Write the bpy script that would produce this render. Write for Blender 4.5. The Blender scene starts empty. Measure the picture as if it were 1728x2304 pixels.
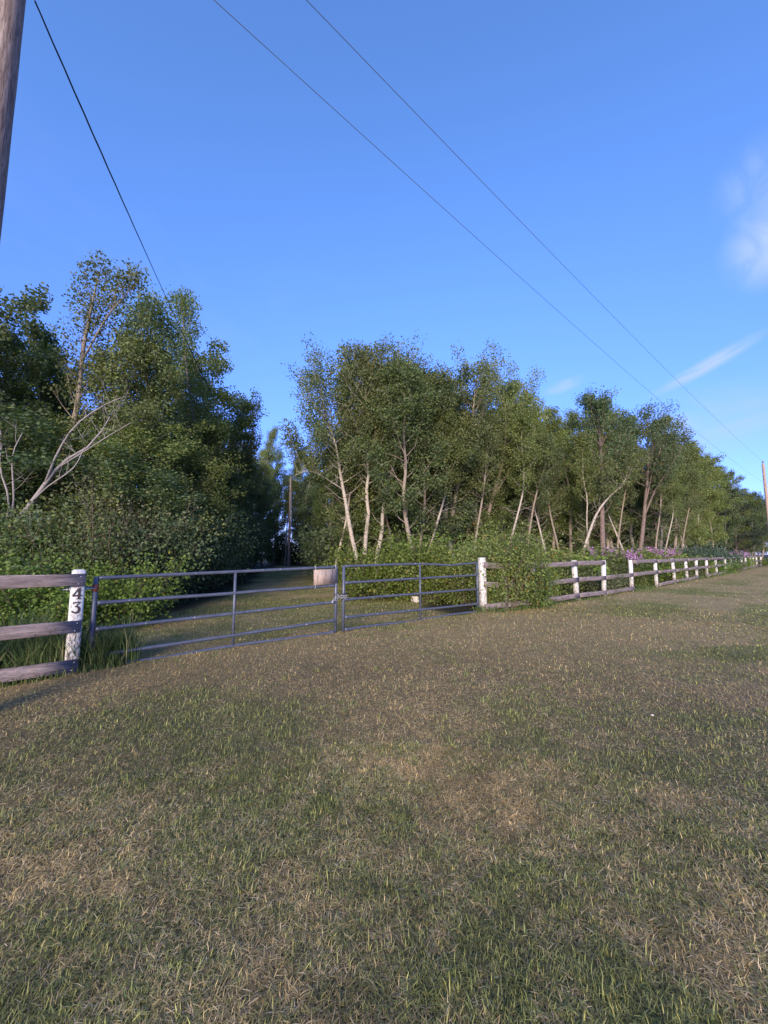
import bpy, math, random
import numpy as np
from mathutils import Vector, Matrix
R = math.radians
random.seed(5)
C = bpy.context.scene.collection
scene = bpy.context.scene

# ------------------------------------------------------------------ camera
cam_d = bpy.data.cameras.new('camera')
cam = bpy.data.objects.new('camera', cam_d); C.objects.link(cam)
cam.location = (0, 0, 1.55)
cam.rotation_euler = (R(90 + 6.03), 0, 0)
cam_d.sensor_fit = 'VERTICAL'; cam_d.sensor_height = 24.0
cam_d.lens = 880 / 2304 * 24.0
cam_d.clip_start = 0.05; cam_d.clip_end = 3000
scene.camera = cam

# ------------------------------------------------------------------ sky and sun
SUN_AZ, SUN_EL = 190.0, 17.0
world = bpy.data.worlds.new('World'); scene.world = world; world.use_nodes = True
wt = world.node_tree; wt.nodes.clear()
def wn(t, **k):
    n = wt.nodes.new(t)
    for a, b in k.items(): setattr(n, a, b)
    return n
w_out = wn('ShaderNodeOutputWorld'); w_bg = wn('ShaderNodeBackground')
sky = wn('ShaderNodeTexSky', sky_type='NISHITA', sun_disc=False)
sky.sun_elevation = R(SUN_EL); sky.sun_rotation = R(SUN_AZ)
sky.air_density = 1.0; sky.dust_density = 0.4; sky.ozone_density = 3.0
w_bg.inputs['Strength'].default_value = 0.145
tint = wn('ShaderNodeMixRGB', blend_type='MULTIPLY'); tint.inputs[0].default_value = 1.0
tint.inputs[2].default_value = (.93, 1.18, 1.66, 1)
wt.links.new(sky.outputs[0], tint.inputs[1])
# thin evening clouds: noise wisps in the direction of the sky
tc = wn('ShaderNodeTexCoord')
# a little less glare towards the horizon, all the way round
sepd = wn('ShaderNodeSeparateXYZ'); wt.links.new(tc.outputs['Generated'], sepd.inputs[0])
hz = wn('ShaderNodeMapRange', interpolation_type='SMOOTHSTEP'); hz.inputs['From Min'].default_value = .0; hz.inputs['From Max'].default_value = .82; wt.links.new(sepd.outputs[2], hz.inputs['Value'])
hm = wn('ShaderNodeMixRGB'); wt.links.new(hz.outputs[0], hm.inputs[0]); hm.inputs[1].default_value = (.60, .53, .92, 1); hm.inputs[2].default_value = (1, 1, 1, 1)
hmul = wn('ShaderNodeMixRGB', blend_type='MULTIPLY'); hmul.inputs[0].default_value = 1; wt.links.new(tint.outputs[0], hmul.inputs[1]); wt.links.new(hm.outputs[0], hmul.inputs[2])
last = hmul.outputs[0]
def wisp(last, centre, radius, stretch, axis_rot, scale, amount, col=(2.0, 2.6, 3.5, 1), lo=.42, hi=.75):
    mp = wn('ShaderNodeMapping', vector_type='TEXTURE')
    mp.inputs['Location'].default_value = centre
    mp.inputs['Rotation'].default_value = axis_rot
    mp.inputs['Scale'].default_value = (radius * stretch[0], radius * stretch[1], radius * stretch[2])
    wt.links.new(tc.outputs['Generated'], mp.inputs['Vector'])
    ln = wn('ShaderNodeVectorMath', operation='LENGTH'); wt.links.new(mp.outputs[0], ln.inputs[0])
    mr = wn('ShaderNodeMapRange', interpolation_type='SMOOTHSTEP')
    mr.inputs['From Min'].default_value = 1.0; mr.inputs['From Max'].default_value = 0.1
    wt.links.new(ln.outputs['Value'], mr.inputs['Value'])
    nz = wn('ShaderNodeTexNoise'); nz.inputs['Scale'].default_value = scale; nz.inputs['Detail'].default_value = 6
    nz.inputs['Distortion'].default_value = .6
    wt.links.new(mp.outputs[0], nz.inputs['Vector'])
    m2 = wn('ShaderNodeMapRange', interpolation_type='SMOOTHSTEP')
    m2.inputs['From Min'].default_value = lo; m2.inputs['From Max'].default_value = hi
    wt.links.new(nz.outputs[0], m2.inputs['Value'])
    mu = wn('ShaderNodeMath', operation='MULTIPLY'); wt.links.new(mr.outputs[0], mu.inputs[0]); wt.links.new(m2.outputs[0], mu.inputs[1])
    mu2 = wn('ShaderNodeMath', operation='MULTIPLY'); wt.links.new(mu.outputs[0], mu2.inputs[0]); mu2.inputs[1].default_value = amount
    mx = wn('ShaderNodeMixRGB', blend_type='MIX'); wt.links.new(mu2.outputs[0], mx.inputs[0])
    wt.links.new(last, mx.inputs[1]); mx.inputs[2].default_value = tuple(col)
    return mx.outputs[0]
last = wisp(last, (.596, .564, .57), .085, (.8, .8, 1.5), (0, 0, 0), 1.1, .55, lo=.25, hi=.7)
last = wisp(last, (.630, .590, .50), .075, (1.0, 1.0, 1.1), (0, 0, 0), 1.2, .95, lo=.15, hi=.6)
last = wisp(last, (.607, .705, .353), .10, (1.15, .6, .17), (0, R(-20), R(-41)), 1.1, .95, lo=.15, hi=.6)
last = wisp(last, (.64, .717, .25), .16, (1.3, 1, .6), (0, 0, 0), 1.4, .65, lo=.25, hi=.75)
last = wisp(last, (.40, .837, .371), .035, (1.6, 1, .5), (0, R(-12), R(-30)), 1.2, .6, lo=.15, hi=.6)
last = wisp(last, (.58, .75, .25), .05, (1.4, 1, .7), (0, 0, 0), 1.2, .7, lo=.2, hi=.6)
last = wisp(last, (-.3, .8, .5), .55, (1.6, 1, .5), (0, R(20), 0), 2.5, .10, lo=.45, hi=.8)
last = wisp(last, (-.8, .3, .6), .5, (1.6, 1, .5), (0, R(20), 0), 2.0, .12, lo=.45, hi=.8)
last = wisp(last, (.5, -.7, .4), .5, (1.6, 1, .3), (0, R(10), 0), 2.0, .3, lo=.45, hi=.8)
wt.links.new(last, w_bg.inputs['Color']); wt.links.new(w_bg.outputs[0], w_out.inputs[0])

sun_d = bpy.data.lights.new('sun', 'SUN'); sun_d.energy = 3.7; sun_d.angle = R(24.0); sun_d.color = (1.0, .84, .65)
sun = bpy.data.objects.new('sun', sun_d); C.objects.link(sun)
az, el = R(SUN_AZ), R(SUN_EL)
sdir = Vector((math.sin(az) * math.cos(el), math.cos(az) * math.cos(el), math.sin(el)))
sun.rotation_euler = sdir.to_track_quat('Z', 'Y').to_euler()
sun.location = sdir * 60
scene.view_settings.view_transform = 'Standard'; scene.view_settings.look = 'None'
scene.view_settings.gamma = 1.0; scene.view_settings.use_curve_mapping = False
scene.view_settings.exposure = 0.88
scene.cycles.max_bounces = 8; scene.cycles.diffuse_bounces = 5; scene.cycles.transparent_max_bounces = 6

# ------------------------------------------------------------------ helpers
rng = np.random.default_rng(11)
def mesh_arrays(name, verts, faces, mat, colors=None, smooth=False):
    """faces: (n,k) int array or list of such arrays (tris and quads)"""
    if not isinstance(faces, list): faces = [faces]
    faces = [np.asarray(f, np.int32) for f in faces if len(f)]
    me = bpy.data.meshes.new(name)
    verts = np.asarray(verts, np.float32)
    me.vertices.add(len(verts)); me.vertices.foreach_set('co', verts.ravel())
    nl = sum(f.size for f in faces); nf = sum(len(f) for f in faces)
    me.loops.add(nl); me.polygons.add(nf)
    me.loops.foreach_set('vertex_index', np.concatenate([f.ravel() for f in faces]))
    tot = np.concatenate([np.full(len(f), f.shape[1], np.int32) for f in faces])
    start = np.concatenate([[0], np.cumsum(tot)[:-1]]).astype(np.int32)
    me.polygons.foreach_set('loop_start', start); me.polygons.foreach_set('loop_total', tot)
    if smooth: me.polygons.foreach_set('use_smooth', np.ones(nf, bool))
    if colors is not None:
        at = me.color_attributes.new('tone', 'FLOAT_COLOR', 'POINT')
        c4 = np.ones((len(verts), 4), np.float32); c4[:, :colors.shape[1]] = colors
        at.data.foreach_set('color', c4.ravel())
    me.update(calc_edges=True)
    if mat: me.materials.append(mat)
    return me
def link(name, me, parent=None, loc=None, rot=None, scale=None):
    o = bpy.data.objects.new(name, me); C.objects.link(o)
    if parent: o.parent = parent
    if loc is not None: o.location = loc
    if rot is not None: o.rotation_euler = rot
    if scale is not None: o.scale = scale
    return o
def tag(o, label=None, cat=None, group=None, kind=None):
    if label: o['label'] = label
    if cat: o['category'] = cat
    if group: o['group'] = group
    if kind: o['kind'] = kind
    return o
def thing(name, label, cat, loc=(0, 0, 0), rz=0, group=None):
    o = link(name, None, None, loc, (0, 0, rz)); return tag(o, label, cat, group)
def dup(root, loc, rz, scale, label, group=None):
    r = root.copy(); C.objects.link(r); r.location = loc; r.rotation_euler = (0, 0, rz); r.scale = scale
    r['label'] = label
    if group: r['group'] = group
    elif 'group' in r: del r['group']
    for ch in list(root.children):
        c = ch.copy(); C.objects.link(c); c.parent = r
        for g in list(ch.children):
            d = g.copy(); C.objects.link(d); d.parent = c
    return r

class MB:
    def __init__(s): s.v = []; s.q = []; s.t = []; s.n = 0
    def add(s, v, q=None, t=None):
        v = np.asarray(v, float); s.v.append(v)
        if q is not None and len(q): s.q.append(np.asarray(q) + s.n)
        if t is not None and len(t): s.t.append(np.asarray(t) + s.n)
        s.n += len(v)
    def mesh(s, name, mat, smooth=False, colors=None):
        f = []
        if s.q: f.append(np.concatenate(s.q))
        if s.t: f.append(np.concatenate(s.t))
        return mesh_arrays(name, np.concatenate(s.v), f, mat, colors, smooth)
    def tube(s, pts, rad, n=8, cap=True):
        pts = np.asarray(pts, float); m = len(pts); rad = np.broadcast_to(np.asarray(rad, float), (m,))
        tan = np.gradient(pts, axis=0); tan /= np.linalg.norm(tan, axis=1)[:, None] + 1e-9
        ref = np.array([0, 0, 1.]) if abs(tan[0][2]) < .8 else np.array([1., 0, 0])
        u = np.cross(tan, ref); u /= np.linalg.norm(u, axis=1)[:, None] + 1e-9
        w = np.cross(tan, u)
        a = np.linspace(0, 2 * np.pi, n, endpoint=False)
        ring = pts[:, None] + rad[:, None, None] * (u[:, None] * np.cos(a)[None, :, None] + w[:, None] * np.sin(a)[None, :, None])
        v = ring.reshape(-1, 3)
        i = np.arange(m - 1)[:, None] * n; j = np.arange(n)[None]; j2 = (j + 1) % n
        q = np.stack([i + j, i + j2, i + n + j2, i + n + j], -1).reshape(-1, 4)
        t = []
        if cap:
            v = np.vstack([v, pts[0], pts[-1]]); b = m * n
            for k in range(n):
                t.append((b, (k + 1) % n, k)); t.append((b + 1, (m - 1) * n + k, (m - 1) * n + (k + 1) % n))
        s.add(v, q, np.array(t) if t else None)
    def box(s, c, size, M=None, bev=0.0):
        """box with chamfered vertical & end edges"""
        sx, sy, sz = [k / 2 for k in size]
        if bev <= 0:
            v = np.array([[x, y, z] for x in (-sx, sx) for y in (-sy, sy) for z in (-sz, sz)])
            q = [(0, 1, 3, 2), (4, 6, 7, 5), (0, 4, 5, 1), (2, 3, 7, 6), (0, 2, 6, 4), (1, 5, 7, 3)]
            t = None
        else:
            b = bev; v = []
            for z, ins in ((-sz, b), (-sz + b, 0), (sz - b, 0), (sz, b)):
                X, Y = sx - ins, sy - ins; k = b * .7
                v += [(X - k, -Y, z), (X, -Y + k, z), (X, Y - k, z), (X - k, Y, z), (-X + k, Y, z), (-X, Y - k, z), (-X, -Y + k, z), (-X + k, -Y, z)]
            v = np.array(v, float); q = []
            for l in range(3):
                for k in range(8): q.append((l * 8 + k, l * 8 + (k + 1) % 8, (l + 1) * 8 + (k + 1) % 8, (l + 1) * 8 + k))
            t = [(0, k + 1, k) for k in range(1, 7)] + [(24, 24 + k, 24 + k + 1) for k in range(1, 7)]
        if M is not None: v = v @ np.array(M.to_3x3()).T
        s.add(v + np.array(c), np.array(q), None if t is None else np.array(t))

# value noise in numpy (for patchiness of the lawn, shared by soil sheet and blades)
_tab = np.random.default_rng(3).random((256, 256))
def vnoise(x, y):
    xi = np.floor(x).astype(int); yi = np.floor(y).astype(int); fx = x - xi; fy_ = y - yi
    fx = fx * fx * (3 - 2 * fx); fy_ = fy_ * fy_ * (3 - 2 * fy_)
    a = _tab[xi % 256, yi % 256]; b = _tab[(xi + 1) % 256, yi % 256]; c = _tab[xi % 256, (yi + 1) % 256]; d = _tab[(xi + 1) % 256, (yi + 1) % 256]
    return (a * (1 - fx) + b * fx) * (1 - fy_) + (c * (1 - fx) + d * fx) * fy_
def fbm(x, y, o=4):
    s = 0; a = .5
    for k in range(o):
        s = s + a * vnoise(x * 2 ** k + 17.3 * k, y * 2 ** k + 9.1 * k); a *= .5
    return s / (1 - .5 ** o)
def sstep(a, b, x): t = np.clip((x - a) / (b - a), 0, 1); return t * t * (3 - 2 * t)

# fence line: runs away to the right along the road verge
def fence_y(x):
    t = np.clip((np.asarray(x, float) - 2.62) / 40.4, 0, 1)
    return 10.69 + .86 * (np.asarray(x, float) - 2.62) - 0.95 * np.sin(np.pi * t ** 0.55)
def line_y(x):            # whole boundary: fence left, gates, fence right
    x = np.asarray(x, float)
    return np.where(x > 2.62, fence_y(x), 10.69 + .845 * (x - 2.62) + .0 * x)
def behind(x, y): return (np.asarray(y) - line_y(x)) * .76
def drive(x, y):          # mown drive behind the gates: 1 inside
    y = np.asarray(y, float); x = np.asarray(x, float)
    cx = -1.2 - (y - 8) * .235 ; hw = np.interp(y, [5, 9, 13, 18, 30, 46], [4.6, 3.6, 3.3, 3.0, 2.8, 2.6])
    e = (vnoise(x * .7 + 5, y * .7) - .5) * .9
    return sstep(.5, -.5, np.abs(x - cx) - hw + e) * sstep(52, 47, y)
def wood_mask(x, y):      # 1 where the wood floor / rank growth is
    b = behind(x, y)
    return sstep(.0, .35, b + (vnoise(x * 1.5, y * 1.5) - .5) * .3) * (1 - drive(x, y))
def ground_z(x, y):
    return (fbm(x * .45 + 3, y * .45) - .5) * .09 + (fbm(x * 2.2, y * 2.2, 2) - .5) * .018
BARE = [(-.9, 6.6, 2.4, 1.2, .75), (-.2, 5.0, 1.1, .7, .8), (3.6, 8.2, 2.8, 1.5, .65), (-3.2, 4.6, 1.6, .8, .5), (1.6, 4.2, 1.3, .8, .3), (1.2, 2.6, .9, .7, .35), (.2, 3.6, .8, .5, .3)]
LUSH = [(-2.2, 4.0, 1.6, .8, .45), (.9, 6.4, 1.5, .5, .3), (-.8, 2.7, .8, .7, .4), (6.5, 6.3, 3.2, .45, .6), (-.4, 8.6, 1.5, .5, .3), (9, 7.2, 4, .6, .3)]
def dryness(x, y):
    d = .60 + (fbm(x * .55, y * .55) - .5) * 1.4 + (fbm(x * 2.4 + 40, y * 2.4) - .5) * 1.1
    for cx, cy, rx, ry, a in BARE: d = d + a * np.exp(-((x - cx) / rx) ** 2 - ((y - cy) / ry) ** 2)
    for cx, cy, rx, ry, a in LUSH: d = d - a * np.exp(-((x - cx) / rx) ** 2 - ((y - cy) / ry) ** 2)
    # mowing stripes on the far verge, along the fence
    s = np.sin(((y - .86 * x) * .76) * 2.6 + fbm(x * .3, y * .3) * 2)
    d = d + .20 * s * sstep(8, 14, np.hypot(x, y))
    d = d - .14 * sstep(0, 1.5, behind(x, y))
    return np.clip(d, .22, 1)

# ------------------------------------------------------------------ materials
def new_mat(name):
    m = bpy.data.materials.new(name); m.use_nodes = True; nt = m.node_tree; nt.nodes.clear()
    out = nt.nodes.new('ShaderNodeOutputMaterial'); return m, nt, out
def nd(nt, t, **k):
    n = nt.nodes.new(t)
    for a, b in k.items():
        if a.startswith('_'): n.inputs[a[1:].replace('_', ' ')].default_value = b
        else: setattr(n, a, b)
    return n
def ramp(nt, stops, src):
    n = nt.nodes.new('ShaderNodeValToRGB'); e = n.color_ramp.elements
    while len(e) < len(stops): e.new(.5)
    for i, (p, c) in enumerate(stops): e[i].position = p; e[i].color = tuple(c) + (1,)
    nt.links.new(src, n.inputs[0]); return n.outputs[0]
def noise(nt, vec, scale, detail=4, rough=.6, dist=0):
    n = nd(nt, 'ShaderNodeTexNoise', _Scale=scale, _Detail=detail, _Roughness=rough, _Distortion=dist)
    if vec is not None: nt.links.new(vec, n.inputs['Vector'])
    return n.outputs[0]
def mapping(nt, scale=(1, 1, 1), rot=(0, 0, 0), space='Object'):
    t = nd(nt, 'ShaderNodeTexCoord'); m = nd(nt, 'ShaderNodeMapping'); m.inputs['Scale'].default_value = scale; m.inputs['Rotation'].default_value = rot
    nt.links.new(t.outputs[space], m.inputs[0]); return m.outputs[0]
def mix(nt, fac, a, b, mode='MIX'):
    n = nd(nt, 'ShaderNodeMixRGB', blend_type=mode)
    for i, v in enumerate((fac, a, b)):
        if isinstance(v, bpy.types.NodeSocket): nt.links.new(v, n.inputs[i])
        elif isinstance(v, (int, float)): n.inputs[i].default_value = v
        else: n.inputs[i].default_value = tuple(v) + (1,)
    return n.outputs[0]
def bsdf(nt, out, color, rough=.7, bump=None, bstr=.3, bdist=.01, metal=0, spec=.5):
    p = nd(nt, 'ShaderNodeBsdfPrincipled', _Roughness=rough, _Metallic=metal)
    p.inputs['Specular IOR Level'].default_value = spec
    if isinstance(color, bpy.types.NodeSocket): nt.links.new(color, p.inputs['Base Color'])
    else: p.inputs['Base Color'].default_value = tuple(color) + (1,)
    if bump is not None:
        b = nd(nt, 'ShaderNodeBump', _Strength=bstr, _Distance=bdist); nt.links.new(bump, b.inputs['Height']); nt.links.new(b.outputs[0], p.inputs['Normal'])
    nt.links.new(p.outputs[0], out.inputs[0]); return p

def leaf_mat(name, dark, light, yellow=(.16, .17, .03), ycut=.93, trans=.42):
    m, nt, out = new_mat(name)
    at = nd(nt, 'ShaderNodeAttribute', attribute_name='tone'); sep = nd(nt, 'ShaderNodeSeparateColor'); nt.links.new(at.outputs['Color'], sep.inputs[0])
    col = mix(nt, sep.outputs[0], dark, light)
    oi = nd(nt, 'ShaderNodeObjectInfo')
    hs = nd(nt, 'ShaderNodeHueSaturation')
    mr = nd(nt, 'ShaderNodeMapRange'); mr.inputs['To Min'].default_value = .475; mr.inputs['To Max'].default_value = .515; nt.links.new(oi.outputs['Random'], mr.inputs[0])
    m2 = nd(nt, 'ShaderNodeMapRange'); m2.inputs['To Min'].default_value = .86; m2.inputs['To Max'].default_value = 1.32
    mm = nd(nt, 'ShaderNodeMath', operation='FRACT'); m3 = nd(nt, 'ShaderNodeMath', operation='MULTIPLY'); m3.inputs[1].default_value = 7.31
    nt.links.new(oi.outputs['Random'], m3.inputs[0]); nt.links.new(m3.outputs[0], mm.inputs[0]); nt.links.new(mm.outputs[0], m2.inputs[0])
    nt.links.new(mr.outputs[0], hs.inputs['Hue']); nt.links.new(m2.outputs[0], hs.inputs['Value']); nt.links.new(col, hs.inputs['Color'])
    gt = nd(nt, 'ShaderNodeMath', operation='GREATER_THAN'); gt.inputs[1].default_value = ycut; nt.links.new(sep.outputs[1], gt.inputs[0])
    c2 = mix(nt, gt.outputs[0], hs.outputs[0], yellow)
    d = nd(nt, 'ShaderNodeBsdfPrincipled', _Roughness=.55); d.inputs['Specular IOR Level'].default_value = .22; nt.links.new(c2, d.inputs['Base Color'])
    t = nd(nt, 'ShaderNodeBsdfTranslucent'); tc_ = mix(nt, 1.0, c2, (.9, 1.0, .45), 'MULTIPLY'); nt.links.new(tc_, t.inputs[0])
    ms = nd(nt, 'ShaderNodeMixShader'); ms.inputs[0].default_value = trans
    nt.links.new(d.outputs[0], ms.inputs[1]); nt.links.new(t.outputs[0], ms.inputs[2]); nt.links.new(ms.outputs[0], out.inputs[0])
    return m
M_aspen = leaf_mat('aspen_leaf', (.078, .110, .048), (.190, .225, .090))
M_poplar = leaf_mat('poplar_leaf', (.090, .128, .044), (.215, .250, .080))
M_dark = leaf_mat('dark_leaf', (.062, .094, .050), (.145, .190, .088))
M_needle = leaf_mat('needle', (.030, .048, .030), (.055, .080, .050), ycut=2)
M_bush = leaf_mat('bush_leaf', (.085, .140, .028), (.210, .290, .060), yellow=(.30, .26, .05), ycut=.9)
M_bush2 = leaf_mat('rose_leaf', (.085, .125, .034), (.210, .255, .070), yellow=(.34, .20, .05), ycut=.86)
M_willow = leaf_mat('silver_willow_leaf', (.085, .105, .055), (.20, .215, .115), yellow=(.3, .28, .12), ycut=.9)
M_teal = leaf_mat('blue_green_leaf', (.050, .088, .060), (.110, .155, .105), ycut=2)
M_blade = None

def bark_mat(name, base, dark, warm, scale=9, marks=.56, lowdark=1.5):
    m, nt, out = new_mat(name)
    v = mapping(nt, (1, 1, 3.2)); n1 = noise(nt, v, scale, 5, .65)
    v2 = mapping(nt, (1, 1, .6)); n2 = noise(nt, v2, 2.2, 3)
    marks_c = ramp(nt, [(marks, (0, 0, 0)), (marks + .05, (1, 1, 1))], n1)
    c = mix(nt, n2, base, warm); c = mix(nt, marks_c, c, dark)
    bsdf(nt, out, c, .8, n1, .35, .02); return m
M_bark_white = bark_mat('white_aspen_bark', (.42, .38, .32), (.05, .042, .036), (.34, .27, .20))
M_bark_tan = bark_mat('tan_aspen_bark', (.26, .215, .165), (.06, .047, .04), (.19, .145, .10), marks=.6)
M_bark_grey = bark_mat('grey_bark', (.19, .175, .16), (.05, .045, .04), (.13, .115, .10), marks=.55)
M_bark_brown = bark_mat('brown_bark', (.20, .15, .12), (.06, .045, .04), (.15, .10, .08), scale=14, marks=.52)
M_dead = bark_mat('bare_dead_wood', (.30, .275, .26), (.07, .06, .055), (.17, .14, .12), scale=12, marks=.6)

def ground_material():
    m, nt, out = new_mat('dry_lawn')
    at = nd(nt, 'ShaderNodeAttribute', attribute_name='tone'); sep = nd(nt, 'ShaderNodeSeparateColor'); nt.links.new(at.outputs['Color'], sep.inputs[0])
    geo = nd(nt, 'ShaderNodeNewGeometry')
    n1 = noise(nt, geo.outputs['Position'], 42, 6, .7); n2 = noise(nt, geo.outputs['Position'], 9, 5, .7); n3 = noise(nt, geo.outputs['Position'], 160, 3, .7)
    green = ramp(nt, [(.3, (.10, .105, .036)), (.5, (.215, .21, .068)), (.7, (.34, .32, .115))], n1)
    tan = ramp(nt, [(.3, (.18, .13, .062)), (.5, (.38, .285, .135)), (.7, (.54, .42, .21))], n1)
    dsum = nd(nt, 'ShaderNodeMath', operation='MULTIPLY_ADD'); nt.links.new(n2, dsum.inputs[0]); dsum.inputs[1].default_value = .7; nt.links.new(sep.outputs[0], dsum.inputs[2])
    f = nd(nt, 'ShaderNodeMapRange', interpolation_type='SMOOTHSTEP'); f.inputs['From Min'].default_value = .55; f.inputs['From Max'].default_value = 1.15; nt.links.new(dsum.outputs[0], f.inputs[0])
    c = mix(nt, f.outputs[0], green, tan)
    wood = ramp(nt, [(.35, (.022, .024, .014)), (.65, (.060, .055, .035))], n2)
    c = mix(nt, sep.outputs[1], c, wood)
    soil = mix(nt, n3, (.05, .038, .025), (.15, .115, .075))
    c = mix(nt, sep.outputs[2], c, soil); c = mix(nt, 1.0, c, ramp(nt, [(.3, (.62, .62, .62)), (.7, (1.15, 1.15, 1.15))], n3), 'MULTIPLY')
    bsdf(nt, out, c, .95, n1, .7, .03, spec=.1); return m
M_ground = ground_material()
def blade_material():
    m, nt, out = new_mat('grass_blade')
    at = nd(nt, 'ShaderNodeAttribute', attribute_name='tone')
    d = nd(nt, 'ShaderNodeBsdfPrincipled', _Roughness=.6); d.inputs['Specular IOR Level'].default_value = .25; nt.links.new(at.outputs['Color'], d.inputs['Base Color'])
    t = nd(nt, 'ShaderNodeBsdfTranslucent'); nt.links.new(at.outputs['Color'], t.inputs[0])
    ms = nd(nt, 'ShaderNodeMixShader'); ms.inputs[0].default_value = .22
    nt.links.new(d.outputs[0], ms.inputs[1]); nt.links.new(t.outputs[0], ms.inputs[2]); nt.links.new(ms.outputs[0], out.inputs[0]); return m
M_blade = blade_material()

def weathered_wood(name, a, b, c, axis='X', rough=.85):
    m, nt, out = new_mat(name)
    sc = {'X': (1.2, 16, 16), 'Z': (16, 16, 1.2)}[axis]
    v = mapping(nt, sc); oi = nd(nt, 'ShaderNodeObjectInfo'); add = nd(nt, 'ShaderNodeVectorMath', operation='ADD')
    cm = nd(nt, 'ShaderNodeCombineXYZ'); ml = nd(nt, 'ShaderNodeMath', operation='MULTIPLY'); ml.inputs[1].default_value = 50; nt.links.new(oi.outputs['Random'], ml.inputs[0])
    for k in range(3): nt.links.new(ml.outputs[0], cm.inputs[k])
    nt.links.new(v, add.inputs[0]); nt.links.new(cm.outputs[0], add.inputs[1])
    n1 = noise(nt, add.outputs[0], 2.2, 7, .7, .6); n2 = noise(nt, add.outputs[0], 7.0, 4, .7, .3); n3 = noise(nt, mapping(nt, (2, 2, 2)), 1.6, 3)
    col = ramp(nt, [(.3, a), (.5, b), (.72, c)], n1)
    fine = ramp(nt, [(.36, (.30, .28, .27)), (.5, (1, 1, 1))], n2)
    col = mix(nt, .75, col, fine, 'MULTIPLY')
    col = mix(nt, n3, col, mix(nt, 1.0, col, (1.06, .93, .90), 'MULTIPLY'))
    bsdf(nt, out, col, rough, n1, .5, .012, spec=.2); return m
M_rail = weathered_wood('weathered_rail', (.085, .070, .072), (.185, .158, .158), (.32, .285, .275))
M_pole = weathered_wood('old_pole_wood', (.10, .078, .065), (.22, .175, .15), (.37, .315, .275), 'Z')
M_pole2 = weathered_wood('pale_pole_wood', (.22, .16, .12), (.36, .28, .22), (.46, .37, .30), 'Z')
M_board = weathered_wood('weathered_plywood', (.20, .155, .125), (.34, .28, .235), (.45, .38, .325), 'Z')
def chipped_paint():
    m, nt, out = new_mat('chipped_white_paint')
    v0 = mapping(nt, (1, 1, .35)); oi = nd(nt, 'ShaderNodeObjectInfo'); va = nd(nt, 'ShaderNodeVectorMath', operation='ADD'); nt.links.new(v0, va.inputs[0])
    vm = nd(nt, 'ShaderNodeMath', operation='MULTIPLY'); vm.inputs[1].default_value = 37; nt.links.new(oi.outputs['Random'], vm.inputs[0]); nt.links.new(vm.outputs[0], va.inputs[1]); v = va.outputs[0]; n1 = noise(nt, v, 46, 4, .75); n2 = noise(nt, mapping(nt, (1, 1, 1)), 4, 3)
    geo = nd(nt, 'ShaderNodeTexCoord'); sp = nd(nt, 'ShaderNodeSeparateXYZ'); nt.links.new(geo.outputs['Object'], sp.inputs[0])
    lowm = nd(nt, 'ShaderNodeMapRange'); lowm.inputs['From Min'].default_value = .9; lowm.inputs['From Max'].default_value = .1
    lowm.inputs['To Min'].default_value = .02; lowm.inputs['To Max'].default_value = .13; nt.links.new(sp.outputs[2], lowm.inputs[0])
    s = nd(nt, 'ShaderNodeMath', operation='ADD'); nt.links.new(n1, s.inputs[0]); nt.links.new(lowm.outputs[0], s.inputs[1])
    s2 = nd(nt, 'ShaderNodeMath', operation='MULTIPLY_ADD'); nt.links.new(n2, s2.inputs[0]); s2.inputs[1].default_value = .22; nt.links.new(s.outputs[0], s2.inputs[2])
    f = ramp(nt, [(.70, (0, 0, 0)), (.75, (1, 1, 1))], s2.outputs[0])
    white = mix(nt, n2, (.54, .505, .45), (.66, .63, .57))
    wood = mix(nt, n1, (.10, .08, .07), (.30, .25, .22))
    bsdf(nt, out, mix(nt, f, white, wood), .6, f, -.4, .004); return m
M_white = chipped_paint()
def gate_paint():
    m, nt, out = new_mat('slate_blue_gate_paint')
    n1 = noise(nt, mapping(nt, (1, 1, 1)), 7, 5, .7); n2 = noise(nt, mapping(nt, (1, 1, 1)), 60, 3, .6)
    c = ramp(nt, [(.3, (.048, .056, .082)), (.7, (.085, .095, .130))], n1)
    chip = ramp(nt, [(.70, (0, 0, 0)), (.73, (1, 1, 1))], n2)
    rust = ramp(nt, [(.60, (0, 0, 0)), (.70, (1, 1, 1))], noise(nt, mapping(nt, (1, 1, 1)), 16, 6, .75)); c = mix(nt, mix(nt, 1., rust, (.55, .55, .55), 'MULTIPLY'), c, (.15, .085, .06))
    c = mix(nt, mix(nt, 1., chip, (.6, .6, .6), 'MULTIPLY'), c, (.32, .30, .29))
    bsdf(nt, out, c, .42, n1, .1, .005); return m
M_gate = gate_paint()
def plain(name, col, rough=.6, metal=0, var=.25, scale=20):
    m, nt, out = new_mat(name); n1 = noise(nt, mapping(nt), scale, 4)
    c = mix(nt, n1, tuple(k * (1 - var) for k in col), tuple(min(1, k * (1 + var)) for k in col))
    bsdf(nt, out, c, rough, n1, .15, .003, metal); return m
M_rust = plain('rust_red_primer', (.17, .045, .03), .7)
M_steel = plain('dull_steel', (.40, .40, .42), .4, .8)
M_chip = plain('bare_metal_fleck', (.60, .60, .60), .5)
M_chain = plain('galvanised_chain', (.30, .30, .31), .45, .3)
M_strap = plain('black_rubber_strap', (.015, .015, .02), .6)
M_digit = plain('dark_bronze_digit', (.045, .030, .026), .5)
M_tie = plain('white_cable_tie', (.62, .62, .60), .5)
M_wire = plain('black_cable', (.012, .014, .022), .55)
M_wire2 = plain('aluminium_conductor', (.10, .11, .14), .5)
M_stone = plain('pale_stone', (.50, .44, .36), .9, 0, .35, 8)
M_insul = plain('brown_insulator', (.20, .17, .16), .3)
M_nail = plain('nail_head', (.5, .5, .5), .5)
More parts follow.
